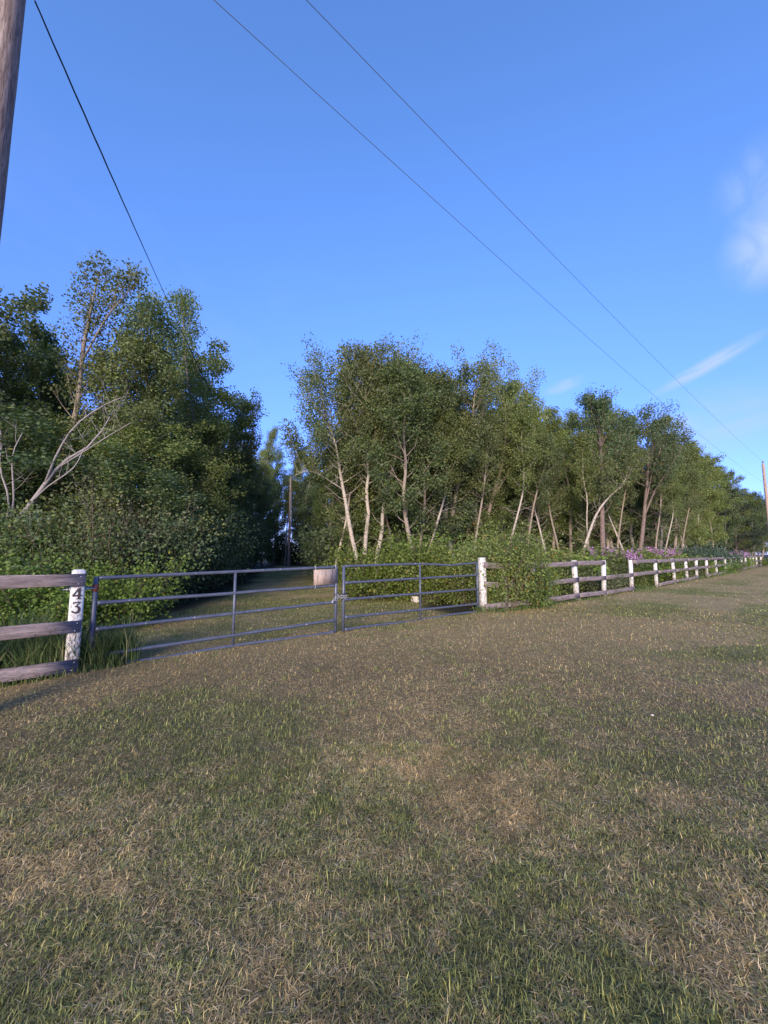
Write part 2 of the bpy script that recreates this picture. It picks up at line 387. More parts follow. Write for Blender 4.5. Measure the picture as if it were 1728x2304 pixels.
M_purple = plain('fireweed_petal', (.42, .20, .41), .6)
M_stem = plain('weed_stem', (.12, .12, .05), .8)
M_twig = plain('shrub_twig', (.11, .075, .055), .85)

# ------------------------------------------------------------------ ground
def build_ground():
    u = np.linspace(-1, 1, 361); g = np.sinh(u * 4.6) / np.sinh(4.6) * 420
    X, Y = np.meshgrid(g, g + 6, indexing='ij'); x = X.ravel(); y = Y.ravel(); n = len(g)
    fall = np.exp(-np.maximum(np.hypot(x, y) - 60, 0) / 60)
    z = ground_z(x, y) * fall
    i = np.arange(n - 1)[:, None] * n; j = np.arange(n - 1)[None]
    q = np.stack([i + j, i + n + j, i + n + j + 1, i + j + 1], -1).reshape(-1, 4)
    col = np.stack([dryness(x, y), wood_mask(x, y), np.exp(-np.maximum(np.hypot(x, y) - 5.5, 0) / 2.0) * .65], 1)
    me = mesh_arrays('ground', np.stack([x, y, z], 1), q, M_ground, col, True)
    tag(link('ground', me), kind='structure', label='mown dry lawn with tan and green patches')
build_ground()

# blade colours
def blade_colors(n, dry, rnd):
    thatch = np.array([[.31, .235, .125], [.42, .325, .185], [.19, .145, .08], [.52, .41, .25]])
    tan = np.array([[.48, .345, .145], [.57, .42, .19], [.38, .275, .115]])
    green = np.array([[.17, .185, .060], [.23, .24, .070], [.14, .15, .055], [.34, .32, .085], [.20, .19, .080]])
    k = rnd.random(n); isgreen = k > dry * .9 + .04
    tanp = np.clip(.15 + .65 * dry, 0, .85)
    c = np.where((rnd.random(n) < tanp)[:, None], tan[rnd.integers(0, 3, n)], thatch[rnd.integers(0, 4, n)])
    c = np.where(isgreen[:, None], green[rnd.integers(0, 5, n)], c)
    return c * 1.13 * (.45 + 1.1 * rnd.random((n, 1)) ** 1.4), isgreen
def lawn_blades():
    rnd = np.random.default_rng(21)
    def batch(n, r0, r1, pw, half_ang=57):
        # radial density ~ r**-pw per area
        u = rnd.random(n)
        if abs(pw - 2) < 1e-6: r = r0 * (r1 / r0) ** u
        else:
            e = 2 - pw; r = (r0 ** e + u * (r1 ** e - r0 ** e)) ** (1 / e)
        a = R(half_ang) * (2 * rnd.random(n) - 1)
        return r * np.sin(a), r * np.cos(a), r
    V = []; Q = []; T = []; COL = []; base = 0
    for (n, r0, r1, pw, near) in ((300000, .95, 3.4, .55, True), (420000, 2.9, 14, 1.75, False), (130000, 11, 48, 2, False)):
        x, y, r = batch(n, r0, r1, pw)
        keep = wood_mask(x, y) < .5; x, y, r = x[keep], y[keep], r[keep]; n = len(x)
        dry = dryness(x, y)
        cl = fbm(x * 9, y * 9, 2)                      # tufting
        c, isg = blade_colors(n, dry - (cl - .5) * .9, rnd)
        c = c * (.72 + .56 * fbm(x * 1.3 + 70, y * 1.3))[:, None] * (.80 + .40 * vnoise(x * 14, y * 14))[:, None]
        lush = (isg & (cl > .5))
        lying = (rnd.random(n) < np.where(isg, .48, .88))
        L = np.where(isg, .014 + .020 * rnd.random(n), .016 + .034 * rnd.random(n)) * np.where(lush, 1.35, 1)
        L = L * (1 + .15 * np.clip(r / 8, 0, 1.5))
        W = (.0006 + .0008 * rnd.random(n)) * np.maximum(1, r / 1.9) * np.where(isg, 1.35, 1)
        a = rnd.random(n) * 2 * np.pi
        tilt = np.where(lying, 1.15 + .4 * rnd.random(n), .15 + .65 * rnd.random(n))
        dx, dy, dz = np.sin(tilt) * np.cos(a), np.sin(tilt) * np.sin(a), np.cos(tilt)
        t2 = tilt + .3 + .5 * rnd.random(n); t2 = np.minimum(t2, 1.62)
        ex, ey, ez = np.sin(t2) * np.cos(a), np.sin(t2) * np.sin(a), np.cos(t2)
        b = a + np.pi / 2 + (rnd.random(n) - .5) * 1.2
        sx, sy = np.cos(b) * W, np.sin(b) * W
        z0 = ground_z(x, y) + np.where(lying, .002 + .016 * rnd.random(n), -.002)
        P0 = np.stack([x, y, z0], 1); S = np.stack([sx, sy, 0 * sx], 1)
        D1 = np.stack([dx, dy, dz], 1) * (L * .55)[:, None]; D2 = np.stack([ex, ey, ez], 1) * (L * .5)[:, None]
        if near:
            v = np.stack([P0 - S, P0 + S, P0 + D1 + S * .8, P0 + D1 - S * .8, P0 + D1 + D2], 1).reshape(-1, 3)
            k = np.arange(n)[:, None] * 5 + base
            Q.append(k + np.array([[0, 1, 2, 3]])); T.append(k + np.array([[3, 2, 4]])); m = 5
        else:
            v = np.stack([P0 - S, P0 + S, P0 + D1 + D2], 1).reshape(-1, 3)
            k = np.arange(n)[:, None] * 3 + base; T.append(k + np.array([[0, 1, 2]])); m = 3
        V.append(v); base += len(v); COL.append(np.repeat(c, m, axis=0))
    # coarser yellow-green tufts scattered in the turf
    nt_, per = 700, 9; x, y, r = batch(nt_, 1.0, 5.5, .9); dd = dryness(x, y); k_ = (wood_mask(x, y) < .5) & (rnd.random(nt_) < 1.25 - dd); x, y = x[k_], y[k_]
    x = np.repeat(x, per) + rnd.normal(size=len(x) * per) * .022; y = np.repeat(y, per) + rnd.normal(size=len(y) * per) * .022; n = len(x); r = np.hypot(x, y)
    a = rnd.random(n) * 2 * np.pi; t1 = .1 + .6 * rnd.random(n); t2 = t1 + .3 + .5 * rnd.random(n); L = .03 + .045 * rnd.random(n); W = (.0013 + .0012 * rnd.random(n)) * np.maximum(1, r / 3)
    S = np.stack([np.cos(a + 1.57) * W, np.sin(a + 1.57) * W, 0 * W], 1); P0 = np.stack([x, y, ground_z(x, y)], 1)
    D1 = np.stack([np.sin(t1) * np.cos(a), np.sin(t1) * np.sin(a), np.cos(t1)], 1) * (L * .55)[:, None]; D2 = np.stack([np.sin(t2) * np.cos(a), np.sin(t2) * np.sin(a), np.cos(t2)], 1) * (L * .5)[:, None]
    v = np.stack([P0 - S, P0 + S, P0 + D1 + S * .8, P0 + D1 - S * .8, P0 + D1 + D2], 1).reshape(-1, 3); k = np.arange(n)[:, None] * 5 + base
    Q.append(k + np.array([[0, 1, 2, 3]])); T.append(k + np.array([[3, 2, 4]])); V.append(v); base += len(v)
    cc = np.array([[.19, .22, .065], [.25, .27, .08], [.15, .19, .06], [.34, .31, .10]])[rnd.integers(0, 4, n)] * (.7 + .5 * rnd.random((n, 1))); COL.append(np.repeat(cc, 5, axis=0))
    me = mesh_arrays('lawn_grass', np.concatenate(V), [np.concatenate(Q), np.concatenate(T)], M_blade, np.concatenate(COL))
    tag(link('lawn_grass', me), 'short mown grass, dry tan and grey with green tufts', 'grass', kind='stuff')
lawn_blades()

def tall_grass(name, label, areas, seed, green=True):
    """areas: (cx, cy, rx, ry, n, height)"""
    rnd = np.random.default_rng(seed); V = []; Q = []; T = []; COL = []; base = 0
    for (cx, cy, ux, uy, L_, wdt, n, h) in areas:      # strip: centre, direction, length, width
        a_ = (rnd.random(n) - .5) * L_; b_ = (rnd.random(n) - .5) * wdt
        nx, ny = -uy, ux
        x = cx + ux * a_ + nx * b_; y = cy + uy * a_ + ny * b_
        g = .5 + vnoise(x * 3, y * 3)
        L = h * g * (.45 + .7 * rnd.random(n)); W = .0022 + .0028 * rnd.random(n) + .00012 * np.hypot(x, y)
        a = rnd.random(n) * 2 * np.pi; t1 = .05 + .28 * rnd.random(n); t2 = t1 + .25 + .5 * rnd.random(n); t3 = t2 + .3 + .6 * rnd.random(n)
        def dv(t): return np.stack([np.sin(t) * np.cos(a), np.sin(t) * np.sin(a), np.cos(t)], 1)
        b = a + np.pi / 2; S = np.stack([np.cos(b) * W, np.sin(b) * W, 0 * W], 1)
        P0 = np.stack([x, y, ground_z(x, y) - .01], 1); P1 = P0 + dv(t1) * (L * .45)[:, None]; P2 = P1 + dv(t2) * (L * .32)[:, None]; P3 = P2 + dv(t3) * (L * .25)[:, None]
        v = np.stack([P0 - S, P0 + S, P1 + S * .9, P1 - S * .9, P2 + S * .6, P2 - S * .6, P3], 1).reshape(-1, 3)
        k = np.arange(n)[:, None] * 7 + base
        Q.append((k[:, None] + np.array([[[0, 1, 2, 3], [3, 2, 4, 5]]])).reshape(-1, 4)); T.append(k + np.array([[5, 4, 6]])); V.append(v); base += len(v)
        cc = np.array([[.060, .105, .030], [.085, .135, .035], [.11, .15, .05], [.24, .22, .10], [.15, .17, .06]])[rnd.choice(5, n, p=[.3, .3, .2, .08, .12])]
        COL.append(np.repeat(cc * (.7 + .6 * rnd.random((n, 1))), 7, axis=0))
    me = mesh_arrays(name, np.concatenate(V), [np.concatenate(Q), np.concatenate(T)], M_blade, np.concatenate(COL))
    tag(link(name, me), label, 'grass', kind='stuff')
ux, uy = .764, .645
tall_grass('tall_grass', 'tall uncut green grass growing behind the left rail fence and gate post', [
    (-4.75, 5.25, ux, uy, 2.6, .9, 3200, .62), (-6.2, 5.5, ux, uy, 2.4, 1.0, 2600, .7), (-3.98, 5.5, ux, uy, .35, .30, 420, .42),
    (-4.35, 4.95, ux, uy, 1.9, .10, 420, .16), (-3.75, 5.52, ux, uy, .35, .12, 130, .20)], 31)
tall_grass('verge_grass', 'uncut green grass fringe along the foot of the right rail fence', [
    (2.75, 10.75, ux, uy, .9, .25, 260, .22), (4.0, 11.3, .8, .6, 3.0, .30, 900, .22), (7.2, 13.85, .775, .63, 5.0, .25, 700, .16), (12.5, 18.3, .77, .64, 9, .3, 900, .2),
    (19.5, 24.4, .75, .66, 10, .35, 800, .28), (30, 33.8, .73, .68, 20, .5, 900, .35), (.9, 14.1, 1, 0, 3.6, .6, 600, .22), (-6.5, 10.2, .0, 1, 5, .5, 700, .22)], 32)

# ------------------------------------------------------------------ plants
def leaf_quads(P, size, rnd, up=.35, droop=0.0, aspect=.62):
    n = len(P)
    N = rnd.normal(size=(n, 3)); N[:, 2] += up * 2; N /= np.linalg.norm(N, axis=1)[:, None]
    A = rnd.normal(size=(n, 3)); A[:, 2] -= droop; A -= N * (A * N).sum(1)[:, None]; A /= np.linalg.norm(A, axis=1)[:, None]
    B = np.cross(N, A); s = (size * (.65 + .7 * rnd.random(n)))[:, None]
    A = A * s * .5; B = B * s * .5 * aspect
    v = np.stack([P - A, P + B - A * .15 + N * s * .06, P + A, P - B - A * .15 + N * s * .06], 1).reshape(-1, 3)
    return v, np.arange(n * 4).reshape(n, 4)
def curve_pts(p0, d, L, up, rnd, m=5, wob=.08):
    pts = [np.array(p0, float)]; d = np.array(d, float); d /= np.linalg.norm(d)
    for k in range(m - 1):
        d = d + np.array([0, 0, up / (m - 1)]) + rnd.normal(size=3) * wob; d /= np.linalg.norm(d)
        pts.append(pts[-1] + d * L / (m - 1))
    return np.array(pts)
def interp_path(path, t):
    path = np.asarray(path); s = np.concatenate([[0], np.cumsum(np.linalg.norm(np.diff(path, axis=0), axis=1))]); s /= s[-1]
    return np.stack([np.interp(t, s, path[:, k]) for k in range(3)], -1)
def smooth_path(pts, n=14):
    pts = np.asarray(pts, float); k = len(pts)
    if k < 3: return interp_path(pts, np.linspace(0, 1, n))
    P = np.vstack([2 * pts[0] - pts[1], pts, 2 * pts[-1] - pts[-2]]); out = []
    for q in np.linspace(0, k - 1 - 1e-6, n):
        i = int(q); f = q - i; a, b, c, d = P[i], P[i + 1], P[i + 2], P[i + 3]
        out.append(.5 * ((2 * b) + (c - a) * f + (2 * a - 5 * b + 4 * c - d) * f * f + (3 * b - a - 3 * c + d) * f ** 3))
    return np.array(out)

def make_tree(seed, H=12, r0=.11, base=.3, cr=2.0, leaves=12000, leaf=.085, path=None, forks=(), nb=34, shape='aspen', bare=5, cluster=.26, up=.9, flow=0):
    """returns (trunk mesh builder, crown verts, quads, tone)"""
    rnd = np.random.default_rng(seed); mb = MB(); cents = []; wts = []
    if path is None:
        k = 7; path = [(0, 0, -.1)]; o = np.zeros(2); dr = rnd.normal(size=2) * .12
        for i in range(1, k + 1):
            dr = dr * .6 + rnd.normal(size=2) * .16; o = o + dr * H / 12; path.append((o[0], o[1], H * i / k))
    tp = smooth_path(path, 16); tt = np.linspace(0, 1, 16)
    mb.tube(tp, r0 * (1 - tt) ** .75 + .008, 9)
    stems = [(tp, base, 1.0, r0)]
    for (ts, fp, fr) in forks:
        p0 = interp_path(tp, ts); f = smooth_path([p0] + [tuple(q) for q in fp], 10)
        mb.tube(f, np.linspace(fr, .01, 10), 7); stems.append((f, .25, .6, fr))
    ga = 2.399
    for (st, b0, w, rr) in stems:
        nbb = int(nb * w)
        Ls = np.linalg.norm(np.diff(st, axis=0), axis=1).sum()
        for i in range(nbb):
            f = (i + .5) / nbb; t = b0 + (1 - b0) * f ** .9 * .985
            p0 = interp_path(st, t); az_ = i * ga + rnd.normal() * .5
            if shape == 'aspen': prof = (np.sin(np.pi * (f * .86 + .12)) ** .7) * .95 + .12
            elif shape == 'slim': prof = .75 * (1 - f) ** .6 + .18
            elif shape == 'cone': prof = (1 - f) ** .8 + .06
            else: prof = .6 + .4 * np.sin(np.pi * f)
            L = cr * w ** .5 * prof * (.65 + .6 * rnd.random())
            e = {'aspen': .55 + .5 * f, 'slim': .8, 'cone': .1 + .7 * f, 'broad': .35 + .5 * f}[shape]
            d = (math.cos(az_) * math.cos(e), math.sin(az_) * math.cos(e), math.sin(e))
            bp = curve_pts(p0, d, L, up * .6 if shape != 'cone' else .35, rnd, 5, .13)
            rb = max(.007, rr * .36 * (1 - t) ** .5 * min(1, L / 1.6)); mb.tube(bp, np.linspace(rb, .004, 5), 5, False)
            for q in range(max(3, int(L / .30))):
                u = .3 + .7 * rnd.random(); s0 = interp_path(bp, u); dd = rnd.normal(size=3) * .8 + np.array(d) + np.array([0, 0, .3])
                sl = (.25 + .5 * rnd.random()) * (.4 + L * .28); sp = curve_pts(s0, dd, sl, .35, rnd, 3, .12)
                if q < 3: mb.tube(sp, np.linspace(rb * .4 + .003, .003, 3), 3, False)
                for c in (sp[1], sp[2], (sp[1] + sp[2]) / 2): cents.append(c); wts.append(1.0)
            cents.append(bp[-1]); wts.append(1.3)
        cents.append(st[-1]); wts.append(2)
    # dead bare lower twigs
    for i in range(bare):
        t = base * (.35 + .7 * rnd.random()); p0 = interp_path(tp, t); a = rnd.random() * 6.28
        bp = curve_pts(p0, (math.cos(a), math.sin(a), .35), .5 + 1.1 * rnd.random(), .5, rnd, 5, .2); mb.tube(bp, np.linspace(.016, .004, 5), 4, False)
        for _ in range(3):
            s0 = interp_path(bp, .4 + .5 * rnd.random()); sp = curve_pts(s0, rnd.normal(size=3) + np.array([math.cos(a), math.sin(a), .2]), .3 + .3 * rnd.random(), .2, rnd, 3, .2); mb.tube(sp, np.linspace(.007, .003, 3), 3, False)
    cents = np.array(cents); wts = np.array(wts) * (.4 + 1.2 * rnd.random(len(cents))); wts /= wts.sum()
    if leaves <= 0: return mb, None, None, None
    idx = rnd.choice(len(cents), leaves, p=wts)
    if shape == 'cone': off = rnd.normal(size=(leaves, 3)) * np.array([cluster, cluster, cluster * .45])
    else: off = rnd.normal(size=(leaves, 3)) * cluster * np.array([1, 1, .8])
    off = off / np.maximum(1, np.linalg.norm(off, axis=1)[:, None] / (cluster * 1.35))
    P = cents[idx] + off
    v, q = leaf_quads(P, leaf, rnd, up=.3, droop=.4, aspect=.8 if shape != 'cone' else .3)
    ct = rnd.random(len(cents))
    tone = np.stack([np.clip(.65 * ct[idx] + .35 * rnd.random(leaves), 0, 1), rnd.random(leaves)], 1)
    return mb, v, q, np.repeat(tone, 4, axis=0)

def tree_proto(name, label, bark, leafm, loc, group=None, cat='tree', rz=0, **kw):
    mb, v, q, tone = make_tree(**kw)
    t = thing(name, label, cat, loc, rz, group)
    link('trunk', mb.mesh('trunk', bark, True), t)
    if v is not None:
        tc_ = np.ones((len(v), 3), np.float32) * .5; tc_[:, :2] = tone
        link('crown', mesh_arrays('crown', v, q, leafm, tc_), t)
    return t
def rel(p0, pts): return [tuple(np.array(p) - np.array(p0)) for p in pts]

# --- named individual trees of the right-hand wood edge
tree_proto('aspen_tree', 'leaning white-trunked aspen at the corner of the wood, leftmost of the three pale trunks', M_bark_white, M_aspen, (-1.2, 18.5, 0),
    seed=101, r0=.115, base=.50, cr=2.7, leaves=20000, leaf=.082, nb=34, path=[(0, 0, -.1), (-.07, 0, 1.2), (-.36, 0, 2.5), (-.67, 0, 4.2), (-.9, .1, 5.3), (-1.1, .1, 6.6), (-1.5, .1, 7.9), (-2.0, 0, 9.6)],
    forks=[(.48, [(-2.2, -.3, 5.4), (-3.0, -.4, 5.2)], .03)], shape='broad')
tree_proto('aspen_tree', 'tall slightly wavy white-trunked aspen, middle of the three pale trunks behind the bushy shrub', M_bark_white, M_aspen, (-.95, 18.6, 0),
    seed=102, r0=.11, base=.42, cr=2.3, leaves=20000, leaf=.082, nb=36, path=[(0, 0, -.1), (.03, 0, 1.3), (.1, 0, 2.5), (.21, 0, 3.5), (.1, 0, 4.4), (.2, 0, 5.5), (0, 0, 6.8), (.1, 0, 8.3), (.0, .1, 10.2), (-.2, .2, 11.3)],
    forks=[(.5, [(.6, 0, 7.6), (.95, 0, 8.6), (1.1, 0, 10.2)], .045)])
tree_proto('aspen_tree', 'pale aspen trunk bending right then up, rightmost of the three pale trunks', M_bark_white, M_aspen, (-.5, 18.4, 0),
    seed=103, r0=.105, base=.50, cr=2.4, leaves=19000, leaf=.082, nb=34, path=[(0, 0, -.1), (.2, 0, 1.6), (.4, 0, 2.5), (.46, 0, 3.8), (.68, 0, 4.8), (1.0, 0, 5.9), (1.12, 0, 6.9), (1.2, .3, 8.8), (1.3, .5, 10.7)],
    forks=[(.6, [(.7, -.2, 7.4), (.5, -.3, 8.0)], .035), (.6, [(1.6, -.1, 7.3), (2.0, -.2, 8.2)], .035)])
tree_proto('aspen_tree', 'tan-barked poplar slanting right and forking high, behind the white gate-end post', M_bark_tan, M_aspen, (3.1, 20, 0),
    seed=104, r0=.14, base=.40, cr=2.6, leaves=19000, leaf=.088, nb=34, path=[(0, 0, -.1), (.1, 0, 1.8), (.34, 0, 3.0), (.85, 0, 5.8), (1.4, 0, 7.2), (1.7, .2, 9.5), (1.9, .3, 10.8)],
    forks=[(.3, [(.35, -.1, 4.3), (.2, -.2, 5.1), (.5, -.2, 6.6), (.3, 0, 8.5)], .07)], shape='broad')
tree_proto('aspen_tree', 'long tan poplar trunk slanting right above the fence bush', M_bark_tan, M_poplar, (5.35, 22, 0),
    seed=105, r0=.14, base=.42, cr=2.7, leaves=19000, leaf=.088, nb=34, path=[(0, 0, -.1), (.3, 0, 2.4), (.72, 0, 4.4), (1.43, 0, 6.7), (1.8, .2, 9.5), (1.5, .4, 11.3)],
    forks=[(.42, [(1.8, -.2, 6.2), (2.6, -.2, 7.5), (3.0, 0, 9.5)], .06)], shape='broad')
tree_proto('aspen_tree', 'thin crooked cream-barked aspen leaning right in front of the thick straight trunk', M_bark_white, M_aspen, (11.5, 23, 0),
    seed=106, r0=.09, base=.55, cr=1.6, leaves=5500, leaf=.09, nb=20, path=[(0, 0, -.1), (.08, 0, 1.3), (.55, 0, 2.7), (1.14, 0, 4.0), (1.99, 0, 5.0), (2.7, 0, 5.6), (3.4, .1, 7.0)], shape='broad')
tree_proto('poplar_tree', 'thick straight brown-barked poplar behind the fence, right of the crooked cream trunk', M_bark_brown, M_dark, (13.35, 24, 0),
    seed=107, r0=.17, base=.36, cr=2.5, leaves=14000, leaf=.095, nb=36, H=12.6, path=[(0, 0, -.1), (.05, 0, 3), (.2, 0, 6), (.3, .1, 8.4), (.2, .1, 10.7)])
tree_proto('poplar_tree', 'reddish-barked poplar with bare upswept branches above the first purple flowers', M_bark_brown, M_dark, (18.1, 28, 0),
    seed=108, r0=.17, base=.52, cr=2.5, leaves=11000, leaf=.10, nb=30, bare=14, path=[(0, 0, -.1), (.1, 0, 1.4), (.45, 0, 3.3), (.75, 0, 5.2), (1.05, 0, 7.0), (1.25, 0, 9.0), (1.3, 0, 11.6)],
    forks=[(.36, [(1.3, -.3, 6.0), (2.4, -.4, 7.6), (3.4, -.5, 9.2)], .07), (.42, [(1.2, -.3, 7.3), (1.9, -.3, 9.0), (2.3, -.2, 10.8)], .06)])
tree_proto('spruce_tree', 'dark spiky evergreen at the far end of the wood beside the roadside pole', M_bark_brown, M_needle, (44.6, 50, 0),
    seed=109, H=9.6, r0=.16, base=.1, cr=3.3, leaves=11000, leaf=.20, nb=60, shape='cone', cluster=.30, bare=0)
# --- left wood individuals
birch = tree_proto('birch_tree', 'half-dead birch leaning right over the left shrubs with bare forked branches', M_dead, M_dark, (-10.6, 9.5, 0),
    seed=110, r0=.105, base=.86, cr=1.0, leaves=260, leaf=.07, nb=6, bare=0, path=[(0, 0, -.1), (.55, 0, 1.0), (1.06, 0, 1.5), (1.4, 0, 1.98), (1.87, 0, 2.58), (2.35, 0, 3.29), (2.7, 0, 3.9), (3.1, 0, 4.5), (3.9, 0, 5.1), (4.4, 0, 6.1)],
    forks=[(.38, [(1.85, -.1, 3.3), (1.6, -.2, 4.3), (1.55, -.2, 5.2), (1.25, -.2, 6.1)], 0.034), (.42, [(2.05, -.2, 3.4), (2.0, -.3, 4.6), (2.2, -.3, 5.3)], 0.031),
           (.62, [(3.1, -.2, 4.7), (3.6, -.3, 5.5), (4.3, -.3, 6.1), (4.9, -.3, 6.4)], 0.034), (.70, [(3.6, -.1, 4.7), (4.4, -.2, 5.2), (5.1, -.3, 5.6)], 0.024),
           (.55, [(3.2, -.5, 3.7), (3.9, -.6, 4.2), (4.15, -.6, 4.8)], 0.024), (.25, [(1.9, -.5, 1.7), (2.9, -.7, 2.3), (3.4, -.8, 2.2)], 0.024), (.28, [(1.6, -.3, 2.6), (1.2, -.4, 3.3), (.9, -.4, 4.2)], 0.020)])
birch.scale = (.90, .9, .84); birch.location.x = -10.75
tree_proto('aspen_tree', 'tallest aspen of the left wood, its thin top forked in two against the sky', M_bark_tan, M_aspen, (-10.1, 11.7, 0),
    seed=111, r0=.095, base=.45, cr=1.05, leaves=4800, leaf=.075, nb=40, shape='slim', cluster=.20, path=[(0, 0, -.1), (.1, 0, 2.5), (.26, 0, 4.3), (.5, 0, 5.3), (.62, 0, 6.4), (.62, 0, 7.7), (.68, 0, 8.4), (.75, 0, 9.0), (.85, 0, 9.9), (1.0, 0, 10.8)],
    forks=[(.70, [(1.3, 0, 9.0), (1.8, 0, 9.7), (2.2, 0, 10.35)], .032)])
tree_proto('aspen_tree', 'slim aspen with a bare crooked lower trunk, right of the forked tallest one', M_bark_tan, M_aspen, (-8.3, 13.5, 0),
    seed=112, r0=.10, base=.5, cr=1.7, leaves=13000, leaf=.075, nb=34, path=[(0, 0, -.1), (.05, 0, 2), (.0, 0, 4.0), (-.05, 0, 5.1), (-.25, 0, 6.1), (-.2, 0, 7.6), (-.3, .1, 10.2)])
tree_proto('aspen_tree', 'aspen with a thin pointed top that the sagging cable passes in front of', M_bark_tan, M_poplar, (-8.75, 16.6, 0),
    seed=113, r0=.12, base=.4, cr=1.7, leaves=15000, leaf=.08, nb=42, shape='slim', path=[(0, 0, -.1), (.3, 0, 2), (.1, 0, 4.7), (.3, 0, 5.6), (.5, 0, 6.9), (.1, 0, 9), (-.2, 0, 11), (-.3, 0, 13.0)],
    forks=[(.4, [(1.0, 0, 6.2), (1.6, -.2, 6.6)], .04)])

# --- generic trees: a few built once, then copied
protos = []
GP = dict(label='tmp', loc=(0, 0, 0))
specs = [
    (M_bark_tan, M_aspen, dict(seed=201, H=12, r0=.12, base=.20, cr=2.7, leaves=19000, leaf=.105)),
    (M_bark_tan, M_aspen, dict(seed=202, H=12, r0=.11, base=.26, cr=2.5, leaves=18000, leaf=.10)),
    (M_bark_grey, M_dark, dict(seed=203, H=12, r0=.13, base=.16, cr=2.8, leaves=20000, leaf=.11)),
    (M_bark_tan, M_poplar, dict(seed=204, H=12, r0=.13, base=.18, cr=2.7, leaves=20000, leaf=.105, shape='broad')),
    (M_bark_grey, M_poplar, dict(seed=205, H=12, r0=.11, base=.38, cr=1.7, leaves=12000, leaf=.09, shape='slim', nb=44)),
    (M_bark_grey, M_dark, dict(seed=206, H=12, r0=.10, base=.30, cr=2.3, leaves=14000, leaf=.105, bare=10)),
    (M_bark_grey, M_dark, dict(seed=207, H=12, r0=.09, base=.05, cr=3.4, leaves=22000, leaf=.135, shape='broad', nb=44, bare=0, cluster=.34)),
    (M_bark_tan, M_poplar, dict(seed=208, H=12, r0=.08, base=.04, cr=3.2, leaves=20000, leaf=.115, shape='broad', nb=44, bare=0, cluster=.34)),
    (M_bark_white, M_poplar, dict(seed=209, H=12, r0=.085, base=.52, cr=1.7, leaves=9000, leaf=.10, nb=26, bare=9)),
    (M_bark_tan, M_aspen, dict(seed=210, H=12, r0=.10, base=.50, cr=1.9, leaves=10000, leaf=.10, nb=28, bare=10)),
]
# positions: (x, y, height, spec, label or None)
placed = [
    # left wood, skyline trees
    (-11.3, 10.9, 9.6, 2, 'leafy aspen at the left edge of the picture beside the near utility pole'),
    (-11.9, 13.4, 9.8, 0, 'full green aspen crown behind the leaning half-dead birch'),
    (-8.7, 12.3, 9.0, 1, 'aspen whose top stands just right of the forked tallest aspen'),
    (-9.6, 14.6, 9.3, 3, 'rounded aspen crown in the left wood between the forked top and the cable'),
    (-8.7, 19.0, 11.4, 3, 'wide light-green aspen at the right shoulder of the left wood'),
    (-8.2, 21.5, 10.6, 0, 'aspen at the right end of the left wood, overhanging the drive'),
    (-10.3, 17.8, 10.8, 5, 'aspen with dead tips near the right end of the left wood'),
    # gap trees
    (-13.6, 44, 16.0, 4, 'pointed pale-green tree rising in the gap at the end of the drive'),
    (-12.3, 49, 15.0, 4, 'pale tree behind the old pole at the end of the drive'),
    (-12.6, 33, 12.6, 1, 'aspen on the left side of the drive, low against the gap of sky'),
    (-14.3, 52, 16.0, 5, 'tall thin tree left of the two pale ones at the end of the drive'), (-9.6, 50, 13.5, 2, 'dark poplar just right of the old pole at the end of the drive'), (-7.0, 47, 13.0, 0, 'aspen two trees right of the old pole at the end of the drive'), (-15.5, 47, 14.0, 3, 'broad poplar closing the left corner of the end of the drive'), (-11.0, 53, 13.5, 3, 'broad poplar standing behind the old pole at the end of the drive'), (-5.0, 44, 12.5, 2, 'dark poplar at the far right side of the drive'),
    # centre skyline
    (-1.8, 20.8, 12.4, 0, 'tallest aspen crown of the middle clump, at its left peak'),
    (.1, 21.0, 12.0, 3, 'broad aspen crown filling the middle clump above the three pale trunks'),
    (1.3, 22.2, 11.6, 2, 'dark aspen crown just right of the middle clump peak'),
    (2.7, 24.0, 12.2, 1, 'aspen top poking up between the middle clump and the next peak'),
    (4.3, 24.4, 11.9, 0, 'aspen crown above the white gate-end post'),
    (6.9, 24.6, 12.3, 2, 'aspen with the sharp dark top at the peak above the fence bush'),
    (8.6, 25.2, 11.8, 3, 'rounded aspen shoulder right of the sharp dark top'),
    (10.7, 27.0, 11.2, 0, 'lower aspen in the dip of the skyline before the light-green crown'),
    # right skyline
    (13.0, 28.0, 12.0, 3, 'light-green aspen at the left of the broad pale crown pair'),
    (15.7, 29.2, 13.2, 3, 'broad light-green aspen, tallest of the right-hand wood'),
    (17.6, 31.0, 12.9, 0, 'aspen at the right slope of the broad light-green crown'),
    (20.2, 32.0, 12.3, 2, 'dark aspen in the notch before the dark-topped poplar'),
    (22.3, 31.6, 12.3, 2, 'dark-topped aspen standing alone on the right skyline'),
    (25.6, 34.2, 12.6, 0, 'leafy aspen stepping down right of the dark-topped one'),
    (29.0, 37.2, 12.0, 3, 'aspen crown on the descending skyline, above the blue-green shrubs'),
    (32.5, 40.2, 11.7, 3, 'yellowish-green aspen crown on the descending skyline'),
    (37.3, 44.2, 11.9, 3, 'bright aspen crown left of the dark evergreen'),
    (41.0, 47.5, 11.2, 2, 'dark broad crown just left of the spiky evergreen'),
    (52.5, 55.5, 10.0, 2, 'far dark tree at the foot of the roadside pole'),
]
FRONT = 'trees of the wood edge'
